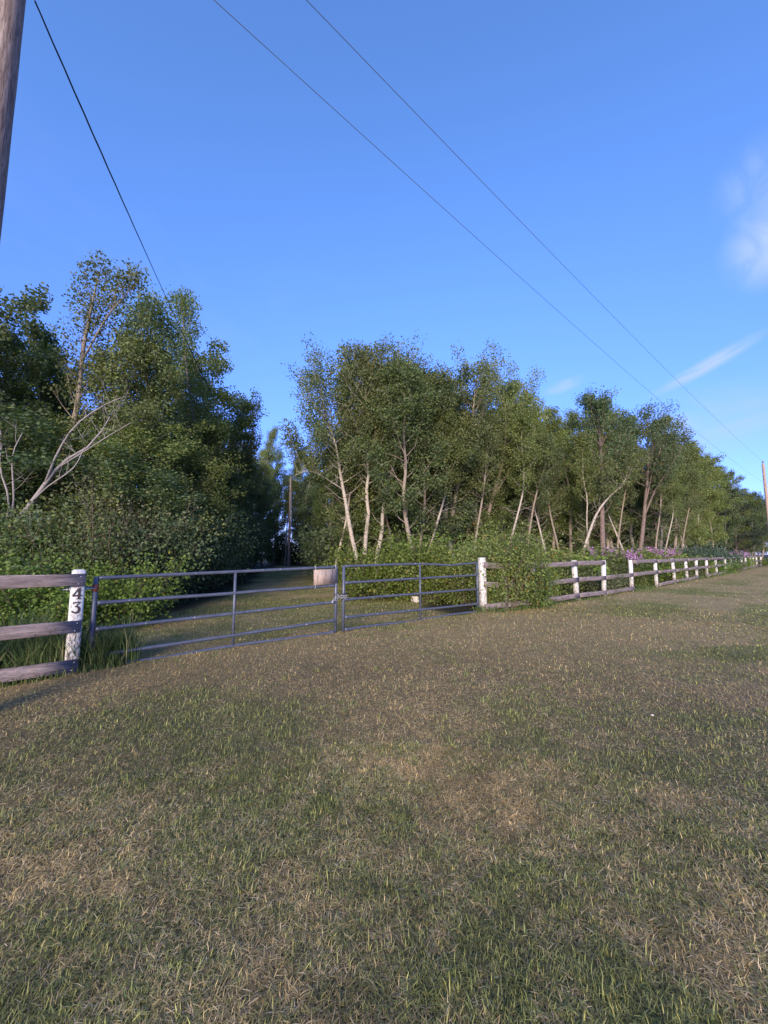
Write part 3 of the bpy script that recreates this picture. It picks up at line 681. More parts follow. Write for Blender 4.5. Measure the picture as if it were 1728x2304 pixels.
# rows standing deeper in the wood
rr = np.random.default_rng(77)
ORD = 'first second third fourth fifth sixth seventh eighth ninth tenth eleventh twelfth thirteenth fourteenth fifteenth sixteenth seventeenth eighteenth nineteenth twentieth twenty-first twenty-second twenty-third twenty-fourth twenty-fifth twenty-sixth twenty-seventh twenty-eighth twenty-ninth thirtieth'.split()
KIND = ['aspen', 'white-barked aspen', 'dark leafy poplar', 'broad poplar', 'slim aspen', 'bare-stemmed aspen', 'bushy willow', 'light bushy willow', 'slim pale-stemmed aspen', 'high-crowned tan-stemmed aspen']
GROUPS = {}
def deep(x, y, h, sp, side, row, cnt={}):
    k = cnt.get((side, row), 0); cnt[(side, row)] = k + 1
    lab = '%s in the %s, row %s, %s along' % (KIND[sp], side, ORD[row], ORD[min(k, 29)])
    GROUPS[lab] = 'trees deeper in the ' + side; placed.append((x, y, h, sp, lab))
for row, (off, hh, kinds) in enumerate(((8.4, 10.6, (0, 1, 5, 2)), (11.0, 5.2, (6,)), (13.0, 11.4, (0, 2, 3)), (16.0, 6.0, (6,)), (19.0, 11.6, (2, 3, 2)), (24.0, 8.5, (6, 6)))):
    n_ = 28 if row < 4 else 24
    for i in range(n_):
        x = -1.0 + i * 1.95 * (1 + i * .012); yb = float(fence_y(x)) if x > 2.62 else 10.7 + (x - 2.62) * .1
        xx = x - off * .55 + rr.normal() * .5 + (0 if x > 6 else 3.5); yy = yb + off * .84 + rr.normal() * .5
        if drive(xx, yy) > .1 or xx < -12: continue
        if abs(xx + 2.5 + (yy - 8) * .2) < 2.4 and yy < 46: continue
        deep(xx, yy, hh * (.88 + .22 * rr.random()), int(rr.choice(kinds)), 'right wood', row)
for i in range(4, 26):                       # light leafy undertrees between the edge trunks
    x = 3.0 + i * 1.7 * (1 + i * .012); off = 6.6 + rr.random() * 1.6; yb = float(fence_y(x))
    if i % 5 != 3: off += 3.2
    deep(x - off * .55 + rr.normal() * .3, yb + off * .84, 4.6 + 2.2 * rr.random(), 7 if i % 3 else 6, 'right wood', 6)
for i, (x, y, h) in enumerate(((2.0, 19.0, 8.5), (4.3, 19.3, 9.0), (6.3, 20.6, 9.0), (7.6, 21.3, 8.0), (8.9, 21.8, 9.0), (10.2, 22.6, 7.5), (12.6, 23.8, 9), (14.8, 25.2, 9), (16.4, 26.6, 8.5), (19.3, 28.2, 9), (21.3, 30, 8.5), (24.0, 32.0, 8.5), (-2.6, 20.0, 9.0), (.6, 19.6, 9.0), (26.8, 34.5, 8.5))):
    deep(x, y, h, 8 + i % 2, 'right wood', 9)
for (x, y, h) in ((-.6, 20.6, 6.0), (1.6, 20.8, 5.5), (4.2, 22.0, 5.5), (6.8, 23.6, 5.8)):
    deep(x, y, h, 7, 'right wood', 7)
for (x, y, h) in ((24.0, 33.4, 11.6), (27.2, 36.2, 11.6), (30.6, 39.0, 11.8), (34.8, 42.6, 11.8), (39.3, 46.2, 11.6), (12.0, 27.8, 11.4), (18.9, 31.4, 12.2), (9.6, 26.4, 11.6), (46.5, 52.0, 10.6), (49.0, 53.5, 10.2)):
    deep(x, y, h, 3, 'right wood', 8)
for (x, y, h) in ((-9.6, 11.0, 5.4), (-8.2, 12.2, 5.6), (-10.9, 10.6, 5.0), (-7.9, 14.2, 6.0), (-8.3, 16.6, 6.2), (-8.9, 19.5, 6.5), (-9.6, 22.5, 6.5), (-7.4, 11.9, 4.2), (-11.6, 12.5, 6.5), (-10.0, 12.8, 6.0)):
    deep(x, y, h, 7 if h > 5.5 else 6, 'left wood', 5)
for row in range(4):
    for i in range(13):
        yy = 9 + i * 3.0 + rr.normal() * .5; xx = -11.5 - (yy - 9) * .13 - row * 2.6 + rr.normal() * .5
        if yy > 19 and row == 0: xx = -9.9 - (yy - 19) * .215
        sp = 6 if row in (1, 3) else int(rr.choice([0, 2, 3, 5, 1]))
        deep(xx, yy, (5.5 if sp == 6 else (8.4 + .10 * (yy - 9))) * (.85 + .25 * rr.random()), sp, 'left wood', row)
for row in range(3):
    for i in range(9):
        xx = -17 + i * 2.9 + rr.normal() * .4 - row; yy = 51.5 + row * 4 + rr.normal() * .6
        sp = 6 if row == 0 else int(rr.choice([2, 3]))
        deep(xx, yy, (6.5 if sp == 6 else 13.5) * (.85 + .25 * rr.random()), sp, 'far wood beyond the drive', row)
for i in range(9):
    xx = 45 + i * 3.2; yy = 52.5 + i * 2.7 + rr.normal() * .5
    deep(xx, yy, 10.0 * (.85 + .25 * rr.random()), int(rr.choice([2, 3, 6])), 'line beyond the far pole', 0)
for i, (xx, yy) in enumerate(((50.0, 53.5), (53.5, 56), (56, 56.5), (59.5, 58.5), (58, 62), (63, 60), (67, 63), (64, 67), (72, 66))):
    deep(xx, yy, 8.6 + (i % 3) * .5, (2, 3, 6)[i % 3] if i % 3 < 2 else 2, 'far roadside line', 0)
HS = .93
for sidx, (bark, lf, kw) in enumerate(specs):
    first = None
    for (x, y, h, s_, lab) in placed:
        if s_ != sidx: continue
        grp = GROUPS.get(lab, FRONT)
        rz = rr.random() * 6.28; wsc = (h / 12) * (.85 + .3 * rr.random())
        if h > 14: wsc *= .75
        if s_ in (6, 7): wsc = .62 + .2 * rr.random()
        if first is None:
            first = tree_proto('aspen_tree', lab, bark, lf, (x, y, 0), grp, rz=rz, **kw); first.scale = (wsc, wsc, h / 12 * HS)
        else:
            dup(first, (x, y, 0), rz, (wsc, wsc, h / 12 * HS), lab, grp)

# ------------------------------------------------------------------ shrubs
def make_shrub(seed, H, Rr, leaves, leaf, mat, twig, dense=.16, stems=16, spread=1.0, up=.4):
    rnd = np.random.default_rng(seed); mb = MB(); cents = []
    for i in range(stems):
        a = rnd.random() * 6.28; rad = Rr * .35 * rnd.random() ** .5
        p0 = (math.cos(a) * rad, math.sin(a) * rad, -.05); e = .9 + .6 * rnd.random(); L = H * (.65 + .4 * rnd.random())
        out = spread * (Rr / H) * rnd.random()
        st = curve_pts(p0, (math.cos(a) * out, math.sin(a) * out, 1), L * (1 + out * .3), -.1, rnd, 6, .10); mb.tube(st, np.linspace(.014, .004, 6) * (H / 1.5) ** .7, 4, False)
        for q in range(9):
            s0 = interp_path(st, .12 + .86 * rnd.random()); d = rnd.normal(size=3) * .7 + np.array([math.cos(a) * .7, math.sin(a) * .7, .35])
            sp = curve_pts(s0, d, (.15 + .35 * rnd.random()) * (H / 1.5) ** .6 * 1.1, .1, rnd, 3, .15)
            if q < 5: mb.tube(sp, np.linspace(.006, .003, 3), 3, False)
            cents += [sp[1], sp[2]]
        cents.append(st[-1])
    cents = np.array(cents); w = .4 + 1.2 * rnd.random(len(cents)); w /= w.sum(); idx = rnd.choice(len(cents), leaves, p=w)
    P = cents[idx] + rnd.normal(size=(leaves, 3)) * dense * (H / 1.5) ** .5; P[:, 2] = np.abs(P[:, 2])
    v, q = leaf_quads(P, leaf, rnd, up=up, droop=.3, aspect=.7)
    ct = rnd.random(len(cents)); tone = np.ones((leaves, 3)) * .5; tone[:, 0] = np.clip(.5 * ct[idx] + .5 * rnd.random(leaves), 0, 1); tone[:, 1] = .6 * ct[idx] + .4 * rnd.random(leaves)
    return mb.mesh('stems', twig, True), mesh_arrays('foliage', v, q, mat, np.repeat(tone, 4, 0))
def shrub(name, label, seed, loc, H, Rr, leaves, leaf, mat, group=None, rz=0, twig=None, **kw):
    a, b = make_shrub(seed, H, Rr, leaves, leaf, mat, twig or M_twig, **kw)
    t = thing(name, label, 'shrub', loc, rz, group); link('stems', a, t); link('foliage', b, t); return t

# bright shrubs behind the right gate leaf
sg = 'bright shrubs behind the gates'
s1 = shrub('leafy_shrub', 'bright green bushy shrub behind the latch end of the right gate leaf', 301, (-.4, 13.4, 0), 1.75, 1.1, 6500, .085, M_bush, sg, stems=22)
s2 = shrub('leafy_shrub', 'taller bright green shrub in front of the three pale trunks', 302, (.75, 13.9, 0), 2.05, 1.2, 7000, .085, M_bush, sg, stems=22)
s3 = shrub('leafy_shrub', 'olive-green shrub behind the bent top rail of the right gate leaf', 303, (2.0, 13.3, 0), 1.75, 1.2, 6500, .08, M_bush2, sg, stems=22)
dup(s2, (1.3, 12.6, 0), 2.0, (.85, .85, .72), 'low bright shrub directly behind the mid upright of the right gate leaf', sg)
dup(s3, (2.6, 12.0, 0), 1.1, (.8, .8, .85), 'reddish-tinged shrub crowding the hinge end of the right gate leaf', sg)
dup(s1, (3.6, 14.6, 0), 3.0, (1.2, 1.2, 1.1), 'green shrub at the wood edge behind the white gate-end post', sg)
# rose bush growing through the fence
rb = shrub('rose_bush', 'tall green and rusty rose bush swallowing the first bay of the right fence', 304, (3.35, 11.15, 0), 2.05, .95, 9000, .062, M_bush2, stems=30, dense=.13)
rb2 = shrub('rose_bush', 'rose bush spilling over the third post of the right fence', 305, (4.25, 11.75, 0), 1.25, .75, 7500, .06, M_bush2, stems=26, dense=.13)
dup(rb2, (2.98, 11.0, 0), 2.2, (.45, .45, .85), 'rose sprays hanging over the face of the white gate-end post')
dup(rb, (3.9, 12.4, 0), 1.2, (1.0, 1.0, 1.05), 'green rose bush behind the bush that swallows the fence')
# left side shrubs
gl = 'shrubs under the left wood'
s4 = shrub('leafy_shrub', 'yellow-green leafy shrub behind the hinge end of the left gate leaf', 306, (-5.6, 8.4, 0), 1.25, .95, 7500, .062, M_bush, gl, stems=22)
dup(s4, (-7.3, 7.4, 0), 2.0, (1.1, 1.1, .95), 'green shrub seen between the rails of the left fence', gl)
dup(s4, (-6.4, 7.5, 0), 4.1, (.9, .9, .75), 'low yellowish shrub just left of the numbered post', gl)
s5 = shrub('dark_shrub', 'large dark leafy shrub behind the left fence', 307, (-7.6, 9.3, 0), 2.4, 1.5, 9500, .085, M_dark, gl, stems=26)
dup(s5, (-9.2, 8.6, 0), 1.0, (1, 1, .95), 'dark shrub beneath the base of the leaning birch', gl)
dup(s5, (-6.9, 11.2, 0), 2.6, (1.0, 1.0, 1.05), 'dark shrub overhanging the left side of the drive near the gate', gl)
s6 = shrub('silver_willow', 'pale silvery willow bush above the left gate leaf', 308, (-7.0, 10.2, 0), 3.5, 1.5, 8000, .062, M_willow, gl, stems=22, dense=.15)
s7 = shrub('leafy_shrub', 'mid-green shrub under the bare branches of the leaning birch', 309, (-8.0, 10.6, 0), 3.0, 1.4, 9500, .08, M_poplar, gl, stems=24)
for i, (x, y, s) in enumerate([(-7.5, 13.0, 1.1), (-7.9, 15.5, 1.2), (-8.4, 18, 1.25), (-8.8, 20.5, 1.3), (-9.8, 23.5, 1.3), (-10.7, 26.5, 1.4), (-11.8, 30, 1.5), (-13.0, 34, 1.6), (-14.2, 38, 1.7)]):
    dup(s5, (x, y, 0), i * 1.3, (s, s, s * 1.15), '%s dark bush from the gate along the left side of the shaded drive' % ORD[i], 'bushes lining the drive')
dup(s7, (-9.6, 9.0, 0), 3.0, (.8, .8, .95), 'leafy shrub wrapped round the foot of the leaning half-dead birch', gl)
dup(s7, (-7.6, 9.0, 0), 1.0, (.7, .7, .72), 'mid-green shrub below the tips of the leaning birch', gl)
dup(s4, (-9.0, 7.9, 0), 5.0, (1.1, 1.1, 1.3), 'bright shrub at the left edge of the picture above the rails', gl)
def under_label(side, cnt={}):
    k = cnt.get(side, 0); cnt[side] = k + 1
    return 'shaded understory bush in the %s wood, %s from the near end%s' % (side, ORD[k % 30], '' if k < 30 else ', back row')
ug = 'understory bushes in the wood'
for i in range(34):
    x = -10 - rr.random() * 7; y = 10 + rr.random() * 32; x -= (y - 10) * .12
    dup(s5, (x, y, 0), rr.random() * 6, (1.5, 1.5, 1.3 + rr.random() * .8), under_label('left'), ug)
sd = shrub('dark_shrub', 'wide dark bush between the trunks behind the fence rose bushes', 310, (6.5, 24.0, 0), 2.6, 1.7, 7000, .12, M_dark, ug, stems=20)
for i in range(46):
    x = -2 + i * 1.05 + rr.normal() * .5; off = 7 + rr.random() * 6
    yb = float(fence_y(max(x, 2.62))); xx = x - off * .6 + 3; yy = yb + off * .8
    if drive(xx, yy) > .05 : continue
    dup(sd if i % 3 else s7, (xx, yy, 0), rr.random() * 6, (.8, .8, .45 + .5 * rr.random()), under_label('right'), ug)
for i, (x, y) in enumerate([(-3.9, 31), (-4.4, 36), (-5.2, 41), (-5.6, 46), (-9, 52), (-12, 55), (-14.5, 54), (-5, 51), (-3.0, 26), (-2.6, 22.5)]):
    dup(sd, (x, y, 0), i * 1.1, (1.4, 1.4, 1.3), '%s dark bush closing the shaded drive, counted from its right side round' % ORD[i], 'bushes at the end of the drive')
# weeds and low shrubs right behind the right fence
w1 = shrub('weed_clump', 'bright weed clump filling the third bay of the right fence', 320, (5.2, 13.5, 0), 1.1, .8, 4200, .075, M_bush, 'weed clumps behind the right fence', stems=26, dense=.13)
w2 = shrub('weed_clump', 'yellow-green weed clump filling the fourth bay of the right fence', 321, (6.6, 14.9, 0), 1.1, .8, 4200, .075, M_poplar, 'weed clumps behind the right fence', stems=26, dense=.13)
w3 = shrub('weed_clump', 'silvery weed clump filling the bay with the missing top rail', 322, (8.4, 16.5, 0), 1.05, .8, 4200, .075, M_willow, 'weed clumps behind the right fence', stems=26, dense=.13)
ws = [w1, w2, w2, w1, w3]
POSTX = [3.36, 4.42, 6.42, 8.05, 10.16, 12.61, 14.89, 16.83, 18.59, 20.82, 23.32, 26.1, 28.2, 30.6, 33.1, 35.6, 38.1, 40.3, 42.5, 45.5]
def weed_label(x, off, cnt={}):
    b = min(sum(x > p for p in POSTX), 19); row = 'against the rails' if off < 1 else ('one step behind' if off < 3 else 'two steps behind')
    k = cnt.get((b, row), 0); cnt[(b, row)] = k + 1
    return 'green weed clump %s, %s bay of the right fence%s' % (row, ORD[b], ['', ', its right half', ', its far corner'][min(k, 2)])
k = 0
xx = 4.4
while xx < 50:
    for off in ((.95 if xx < 13 else .6, 2.1, 3.4) if xx < 24 else (.5, 3.2)):
        x = xx - off * .64 + rr.normal() * .3; y = float(fence_y(xx)) + off * .77 + rr.normal() * .2 + .1
        s = (.75 + .25 * rr.random()) if off < 1 else 1.25 + .35 * rr.random()
        dup(ws[int(rr.integers(0, 5))], (x, y, 0), rr.random() * 6, (s * 1.15, s * 1.15, s * (.80 + .25 * rr.random())), weed_label(xx, off), 'weed clumps behind the right fence'); k += 1
    xx += 1.15 + xx * .022
tl = shrub('blue_green_shrub', 'blue-green leafy shrub behind the far fence, leftmost of the row', 330, (24.6, 30.9, 0), 2.0, 1.9, 5000, .14, M_teal, 'blue-green shrubs behind the far fence', stems=20, dense=.22)
for (x, y, l) in ((27.2, 33.2, 'blue-green shrub in the middle of the row behind the far fence'), (29.9, 35.6, 'blue-green shrub, right end of the row behind the far fence'), (22.6, 29.4, 'small blue-green sapling clump at the left of the row behind the far fence')):
    dup(tl, (x, y, 0), x, (.95, .95, .9), l, 'blue-green shrubs behind the far fence')

# fireweed with purple spikes
def fireweed():
    rnd = np.random.default_rng(41); t = thing('fireweed', 'purple-flowered fireweed standing behind the right fence', 'wildflower', (11.6, 18.6, 0), 0, 'fireweed behind the right fence')
    mb = MB(); fl = []; lv = []
    for i in range(7):
        a = rnd.random() * 6.28; d = (math.cos(a) * .2, math.sin(a) * .2, 1); p = curve_pts((math.cos(a) * .16, math.sin(a) * .16, 0), d, 1.35 + .35 * rnd.random(), 0, rnd, 6, .04)
        mb.tube(p, np.linspace(.008, .004, 6), 4, False)
        for q in range(34): fl.append(interp_path(p, .74 + .25 * rnd.random()) + rnd.normal(size=3) * .035)
        for q in range(40): lv.append(interp_path(p, .1 + .62 * rnd.random()) + rnd.normal(size=3) * .07)
    link('stem', mb.mesh('stem', M_stem), t)
    v, q = leaf_quads(np.array(fl), .065, rnd, .1); link('flower_spike', mesh_arrays('flower_spike', v, q, M_purple), t)
    v, q = leaf_quads(np.array(lv), .12, rnd, .3, aspect=.3); tn = np.ones((len(v), 3)) * .5; link('leaves', mesh_arrays('leaves', v, q, M_bush, tn), t)
    return t
fw = fireweed()
for (x0, x1, n, off) in ((11.5, 15.5, 12, 1.5), (15.5, 21.5, 26, 1.6), (20.5, 25.5, 8, 1.8), (26, 31, 7, 1.8), (38, 49, 26, 1.8)):
    for i in range(n):
        x = x0 + (x1 - x0) * rr.random(); y = float(fence_y(x)) + off * .9 + rr.random() * 1.6
        s = .98 + .25 * rr.random()
        dup(fw, (x - off * .6, y, 0), rr.random() * 6, (s, s, s), 'purple fireweed standing behind the %s bay of the right fence' % ORD[min(sum(x > p for p in POSTX), 19)], 'fireweed behind the right fence')

# ------------------------------------------------------------------ fences
def local_x(u): u = Vector(u).normalized(); return math.atan2(u.y, u.x)
def plank(parent, root, A, B, h=.155, th=.04, wob=.006, mat=None, name='rail', seed=0):
    """one rail between world points A and B, mesh built along its own X axis"""
    rnd = np.random.default_rng(seed + 900); A = Vector(A); B = Vector(B); L = (B - A).length; n = 7
    xs = np.linspace(-L / 2, L / 2, n); prof = [(-th / 2, -h / 2 + .006), (-th / 2 + .006, -h / 2), (th / 2 - .006, -h / 2), (th / 2, -h / 2 + .006), (th / 2, h / 2 - .006), (th / 2 - .006, h / 2), (-th / 2 + .006, h / 2), (-th / 2, h / 2 - .006)]
    v = []
    for i, x in enumerate(xs):
        dz = rnd.normal() * wob; dy = rnd.normal() * wob * .7; hs = 1 + rnd.normal() * .03
        for (py, pz) in prof: v.append((x + (rnd.normal() * .012 if i in (0, n - 1) else 0), py + dy * (0 if i in (0, n - 1) else 1), pz * hs + dz * (0 if i in (0, n - 1) else 1)))
    q = []
    for i in range(n - 1):
        for k in range(8): q.append((i * 8 + k, i * 8 + (k + 1) % 8, (i + 1) * 8 + (k + 1) % 8, (i + 1) * 8 + k))
    b = (n - 1) * 8; t = [(0, k + 1, k) for k in range(1, 7)] + [(b, b + k, b + k + 1) for k in range(1, 7)]
    me = mesh_arrays(name, np.array(v), [np.array(q), np.array(t)], mat or M_rail)
    d = (B - A).normalized(); o = link(name, me, parent)
    m = d.to_track_quat('X', 'Z').to_matrix().to_4x4(); m.translation = (A + B) / 2
    o.matrix_world = m if parent is None else parent.matrix_world.inverted() @ m
    if parent is not None: o.matrix_parent_inverse = Matrix(); o.matrix_basis = Matrix.Translation(-Vector(root)) @ m
    return o
def post(parent, root, p, h, w, rz, lean=(0, 0), bev=.012, top_paint=True, seed=0):
    mb = MB(); rnd = np.random.default_rng(seed + 500)
    mb.box((0, 0, h / 2 - .08), (w, w * .98, h + .16), None, bev)
    me = mb.mesh('post', M_white); o = link('post', me, parent)
    o.location = Vector(p) - Vector(root); o.rotation_euler = (lean[0], lean[1], rz); return o
def nail(parent, root, p, nrm):
    mb = MB(); nrm = Vector(nrm).normalized(); mb.tube([(0, 0, 0), tuple(nrm * .003)], .006, 7); o = link('nail', mb.mesh('nail', M_nail), parent); o.location = Vector(p) - Vector(root)
# left fence (numbered end post, one bay in view)
fdir = Vector((.764, .645, 0)); fn = Vector((.645, -.764, 0))   # fn points to the road
LP = Vector((-4.09, 5.30, 0)); rzf = math.atan2(.645, .764)
lf = thing('rail_fence', 'weathered three-rail fence ending at the white numbered post on the left', 'fence', tuple(LP))
post(lf, LP, LP, 1.335, .150, rzf, bev=.022)
P2 = LP - fdir * 2.45; post(lf, LP, P2, 1.32, .150, rzf, bev=.022)
for i, (za, zb) in enumerate(((1.20, 1.215), (.60, .62), (.105, .12))):
    fo = fn * (.075 + .022); e = .065
    A = P2 + fo + Vector((0, 0, zb)) - fdir * .06; B = LP + fo + fdir * e + Vector((0, 0, za))
    plank(lf, LP, A, B, .158, .042, .005, seed=i)
    for dz in (.045, -.05):
        nail(lf, LP, LP + fn * (.075 + .043) + fdir * (.0 + .02 * (dz > 0)) + Vector((0, 0, za + dz)), fn)
# digits on the post
def digit(name, polys, loc):
    bm_v = []; faces = []; import bmesh
    bm = bmesh.new()
    for pl in polys:
        vs = [bm.verts.new((x, 0, y)) for x, y in pl]; f = bm.faces.new(vs)
    r = bmesh.ops.extrude_face_region(bm, geom=list(bm.faces))
    for g in r['geom']:
        if isinstance(g, bmesh.types.BMVert): g.co.y -= .004
    bmesh.ops.recalc_face_normals(bm, faces=list(bm.faces))
    me = bpy.data.meshes.new(name); bm.to_mesh(me); bm.free(); me.materials.append(M_digit); return me
H_ = .150
def sc(pl, w=.100, h=H_): return [(x * w, y * h) for x, y in pl]
four = [sc([(.56, .0), (.82, .0), (.82, 1.0), (.70, 1.0), (.56, .82)]), sc([(.0, .25), (.56, .25), (.56, .38), (.0, .38)]), sc([(.82, .25), (1.0, .25), (1.0, .38), (.82, .38)]),
        sc([(.0, .38), (.18, .38), (.56, .78), (.56, .98)]), sc([(.42, .0), (.56, .0), (.56, .07), (.42, .07)]), sc([(.82, .0), (.96, .0), (.96, .07), (.82, .07)])]
def arc(cx, cy, rx, ry, a0, a1, w0, w1, n=14):
    out = []; inn = []
    for i in range(n + 1):
        t = i / n; a = R(a0 + (a1 - a0) * t); w = w0 + (w1 - w0) * math.sin(t * math.pi)
        out.append((cx + rx * math.cos(a), cy + ry * math.sin(a))); inn.append((cx + (rx - w) * math.cos(a), cy + (ry - w * .6) * math.sin(a)))
    qs = []
    for i in range(n): qs.append([out[i], out[i + 1], inn[i + 1], inn[i]])
    return qs
three = [sc([(.12, .90), (.92, .90), (.92, 1.0), (.12, 1.0)]), sc([(.12, .80), (.20, .80), (.20, .90), (.12, .90)]), sc([(.74, .90), (.90, .90), (.52, .62), (.38, .62)])]
three += [sc(q) for q in arc(.50, .32, .46, .34, 115, -150, .15, .30, 16)] + [sc([(.0, .12), (.16, .10), (.19, .24), (.04, .27)])]
for nm, pl, zc in (('house_number_digit', four, .948), ('house_number_digit', three, .765)):
    o = link(nm, digit(nm, pl, None), lf); c = LP + fn * .0755 - fdir * .052
    o.location = (c - LP) + Vector((0, 0, zc)); o.rotation_euler = (0, 0, rzf); o['label'] = 'dark raised digit ' + ('4' if pl is four else '3') + ' on the white post'
# hinge bolt through the post
mb = MB(); hp = LP + Vector((0, 0, 1.075)); a = hp - fdir * .155; b = hp + fdir * .20
mb.tube([tuple(a - LP), tuple(b - LP)], .009, 8); mb.tube([tuple(hp - fdir * .115 - LP), tuple(hp - fdir * .09 - LP)], .020, 6); mb.tube([tuple(hp + fdir * .085 - LP), tuple(hp + fdir * .115 - LP)], .020, 6)
mb.tube([tuple(hp - fdir * .088 - LP), tuple(hp - fdir * .078 - LP)], .030, 10)
link('hinge_bolt', mb.mesh('hinge_bolt', M_steel), lf)

# right fence
posts = [(2.66, 10.72, 1.44, .165), (3.36, 11.0, 1.26, .10), (4.42, 11.72, 1.30, .13), (6.42, 13.24, 1.31, .135), (8.05, 14.54, 1.29, .125), (10.16, 16.27, 1.28, .125), (12.61, 18.34, 1.28, .125), (14.89, 20.29, 1.28, .125), (16.83, 21.98, 1.26, .125),
         (18.59, 23.52, 1.27, .125), (20.82, 25.49, 1.27, .125), (23.32, 27.71, 1.27, .125), (26.1, 30.2, 1.27, .13), (28.2, 32.1, 1.27, .13), (30.6, 34.3, 1.27, .13), (33.1, 36.5, 1.27, .13), (35.6, 38.8, 1.27, .13), (38.1, 41.0, 1.27, .13), (40.3, 43.0, 1.27, .13), (42.5, 45.0, 1.27, .13), (45.5, 47.6, 1.27, .13)]
RP = Vector((2.66, 10.72, 0))
rf = thing('rail_fence', 'long weathered three-rail fence with white posts running away along the right verge', 'fence', tuple(RP))
pv = [Vector((p[0], p[1], float(ground_z(np.array(p[0]), np.array(p[1]))))) for p in posts]
prr = random.Random(4)
for i, p in enumerate(posts):
    dr = (pv[min(i + 1, len(pv) - 1)] - pv[max(i - 1, 0)]); post(rf, RP, pv[i], p[2], p[3], math.atan2(dr.y, dr.x), (prr.uniform(-.035, .035), prr.uniform(-.035, .035)) if i else (0, 0), bev=.02 if i == 0 else .008, seed=i)
top_z = [1.24, 1.2, 1.2, 1.215, 1.21] + [1.20] * 20; mid_z = [.72, .70, .64, .685, .65, .69, .71, .68] + [.68] * 20; bot_z = [.14, .17, .16, .17, .13, .15, .1, .14] + [.15] * 20
for i in range(len(pv) - 1):
    A, B = pv[i], pv[i + 1]; d = (B - A).normalized(); nn = Vector((d.y, -d.x, 0))
    for lev, (zz, h) in enumerate(((top_z, .150), (mid_z, .145), (bot_z, .150))):
        if lev == 0 and i == 4: continue                      # top rail missing in the fifth bay
        if lev == 2 and i in (5, 9, 12): continue             # lost bottom rails
        if lev == 1 and i in (16,): continue
        fo = nn * (posts[i + 1][3] / 2 + .021); fo2 = nn * (posts[i][3] / 2 + .021)
        j = prr.uniform(-.012, .012)
        a = A + fo2 + d * (.004 if i else .0) + Vector((0, 0, zz[i] + j)); b = B + fo - d * .004 + Vector((0, 0, zz[i + 1] + prr.uniform(-.012, .012)))
        plank(rf, RP, a, b, h, .04, .004, seed=i * 3 + lev + 20)

# ------------------------------------------------------------------ gates
def gate(name, label, A, B, zs, mid_t, group, bend=None, seed=0):
    A = Vector(A); B = Vector(B); g = thing(name, label, 'gate', tuple(A), 0, group); d = (B - A); n = 9
    def pt(t, k): return (B - A) * t + Vector((0, 0, zs[0][k] * (1 - t) + zs[1][k] * t))
    for e, (t, nm) in enumerate(((0, 'end_upright'), (1, 'end_upright'))):
        mb = MB(); base = (B - A) * t; mb.tube([tuple(base + Vector((0, 0, -.04))), tuple(base + Vector((0, 0, zs[e][0] * .5))), tuple(base + Vector((0, 0, zs[e][0] + .022)))], .031, 12); link(nm, mb.mesh(nm, M_gate, False), g)
    mb = MB(); base = (B - A) * mid_t; mb.tube([tuple(base + Vector((0, 0, .0))), tuple(base + Vector((0, 0, pt(mid_t, 0).z - .015)))], .0225, 10); link('mid_upright', mb.mesh('mid_upright', M_gate), g)
    rnd = random.Random(seed)
    du = d.normalized()
    for k in range(5):
        mb = MB(); pts = []; rad = []
        for t in (0.008, .02, .05, .12, .25, .38, .5, .62, .75, .88, .95, .98, .992):
            p = pt(t, k)
            if k == 0 and bend: p.z += np.interp(t, bend[0], bend[1])
            if k > 0: p.z += rnd.uniform(-.004, .004)
            if k == 4: p.z += -.006 + .012 * math.sin(t * 9 + seed)
            pts.append(tuple(p)); e = min(t, 1 - t); rad.append(.0265 + (.011 if k > 0 else .002) * max(0, 1 - e / .05))
        mb.tube(pts, rad, 10); link('gate_rail', mb.mesh('gate_rail', M_gate, True), g)
    # worn paint flecks and weld spots along the rails
    fm = MB()
    for _ in range(15):
        k = rnd.choice((0, 1, 2, 3)); t = rnd.uniform(.05, .95); p = pt(t, k)
        if k == 0 and bend: p.z += np.interp(t, bend[0], bend[1])
        nn = Vector((du.y, -du.x, 0)); c = p + nn * .021 + Vector((0, 0, rnd.uniform(.004, .012)))
        s = rnd.uniform(.005, .012)
        fm.box(tuple(c), (s, .012, s * rnd.uniform(.7, 1.6)), Matrix.Rotation(math.atan2(du.y, du.x), 4, 'Z'))
    o = link('worn_fleck', fm.mesh('worn_fleck', M_chip), g); o['kind'] = 'stuff'
    return g
gg = 'pair of steel drive gates'
GL, GM1, GM2, GR = (-3.96, 5.45, 0), (-.95, 7.83, .0), (-.81, 7.95, .0), (2.50, 10.62, 0)
g1 = gate('pipe_gate', 'left leaf of the dark blue-grey pipe gate, with the blank wooden board on it', GL, GM1, ([1.21, .87, .52, .165, .03], [1.28, .92, .60, .25, .04]), .49, gg, None, 3)
g2 = gate('pipe_gate', 'right leaf of the dark blue-grey pipe gate, its top rail bent near the hinge end', GM2, GR, ([1.29, .96, .63, .28, .04], [1.30, .975, .60, .215, .02]), .50, gg, ([0, .45, .6, .72, .85, 1], [0, .012, -.01, -.055, -.03, 0]), 7)
# rust-red hinge collar on the left leaf and its strap
mb = MB(); mb.tube([(0, 0, 1.03), (0, 0, 1.13)], .037, 14); link('hinge_collar', mb.mesh('hinge_collar', M_rust), g1)
mb = MB(); mb.tube([(-.10, -.05, 1.085), (-.03, -.01, 1.085)], .014, 8); link('hinge_eye', mb.mesh('hinge_eye', M_gate), g1)
# hinge pin at right end
mb = MB(); dR = Vector(GR) - Vector(GM2); mb.tube([tuple(dR + Vector((.02, .01, .95))), tuple(dR + Vector((.13, .08, .95)))], .012, 8); link('hinge_pin', mb.mesh('hinge_pin', M_steel), g2)

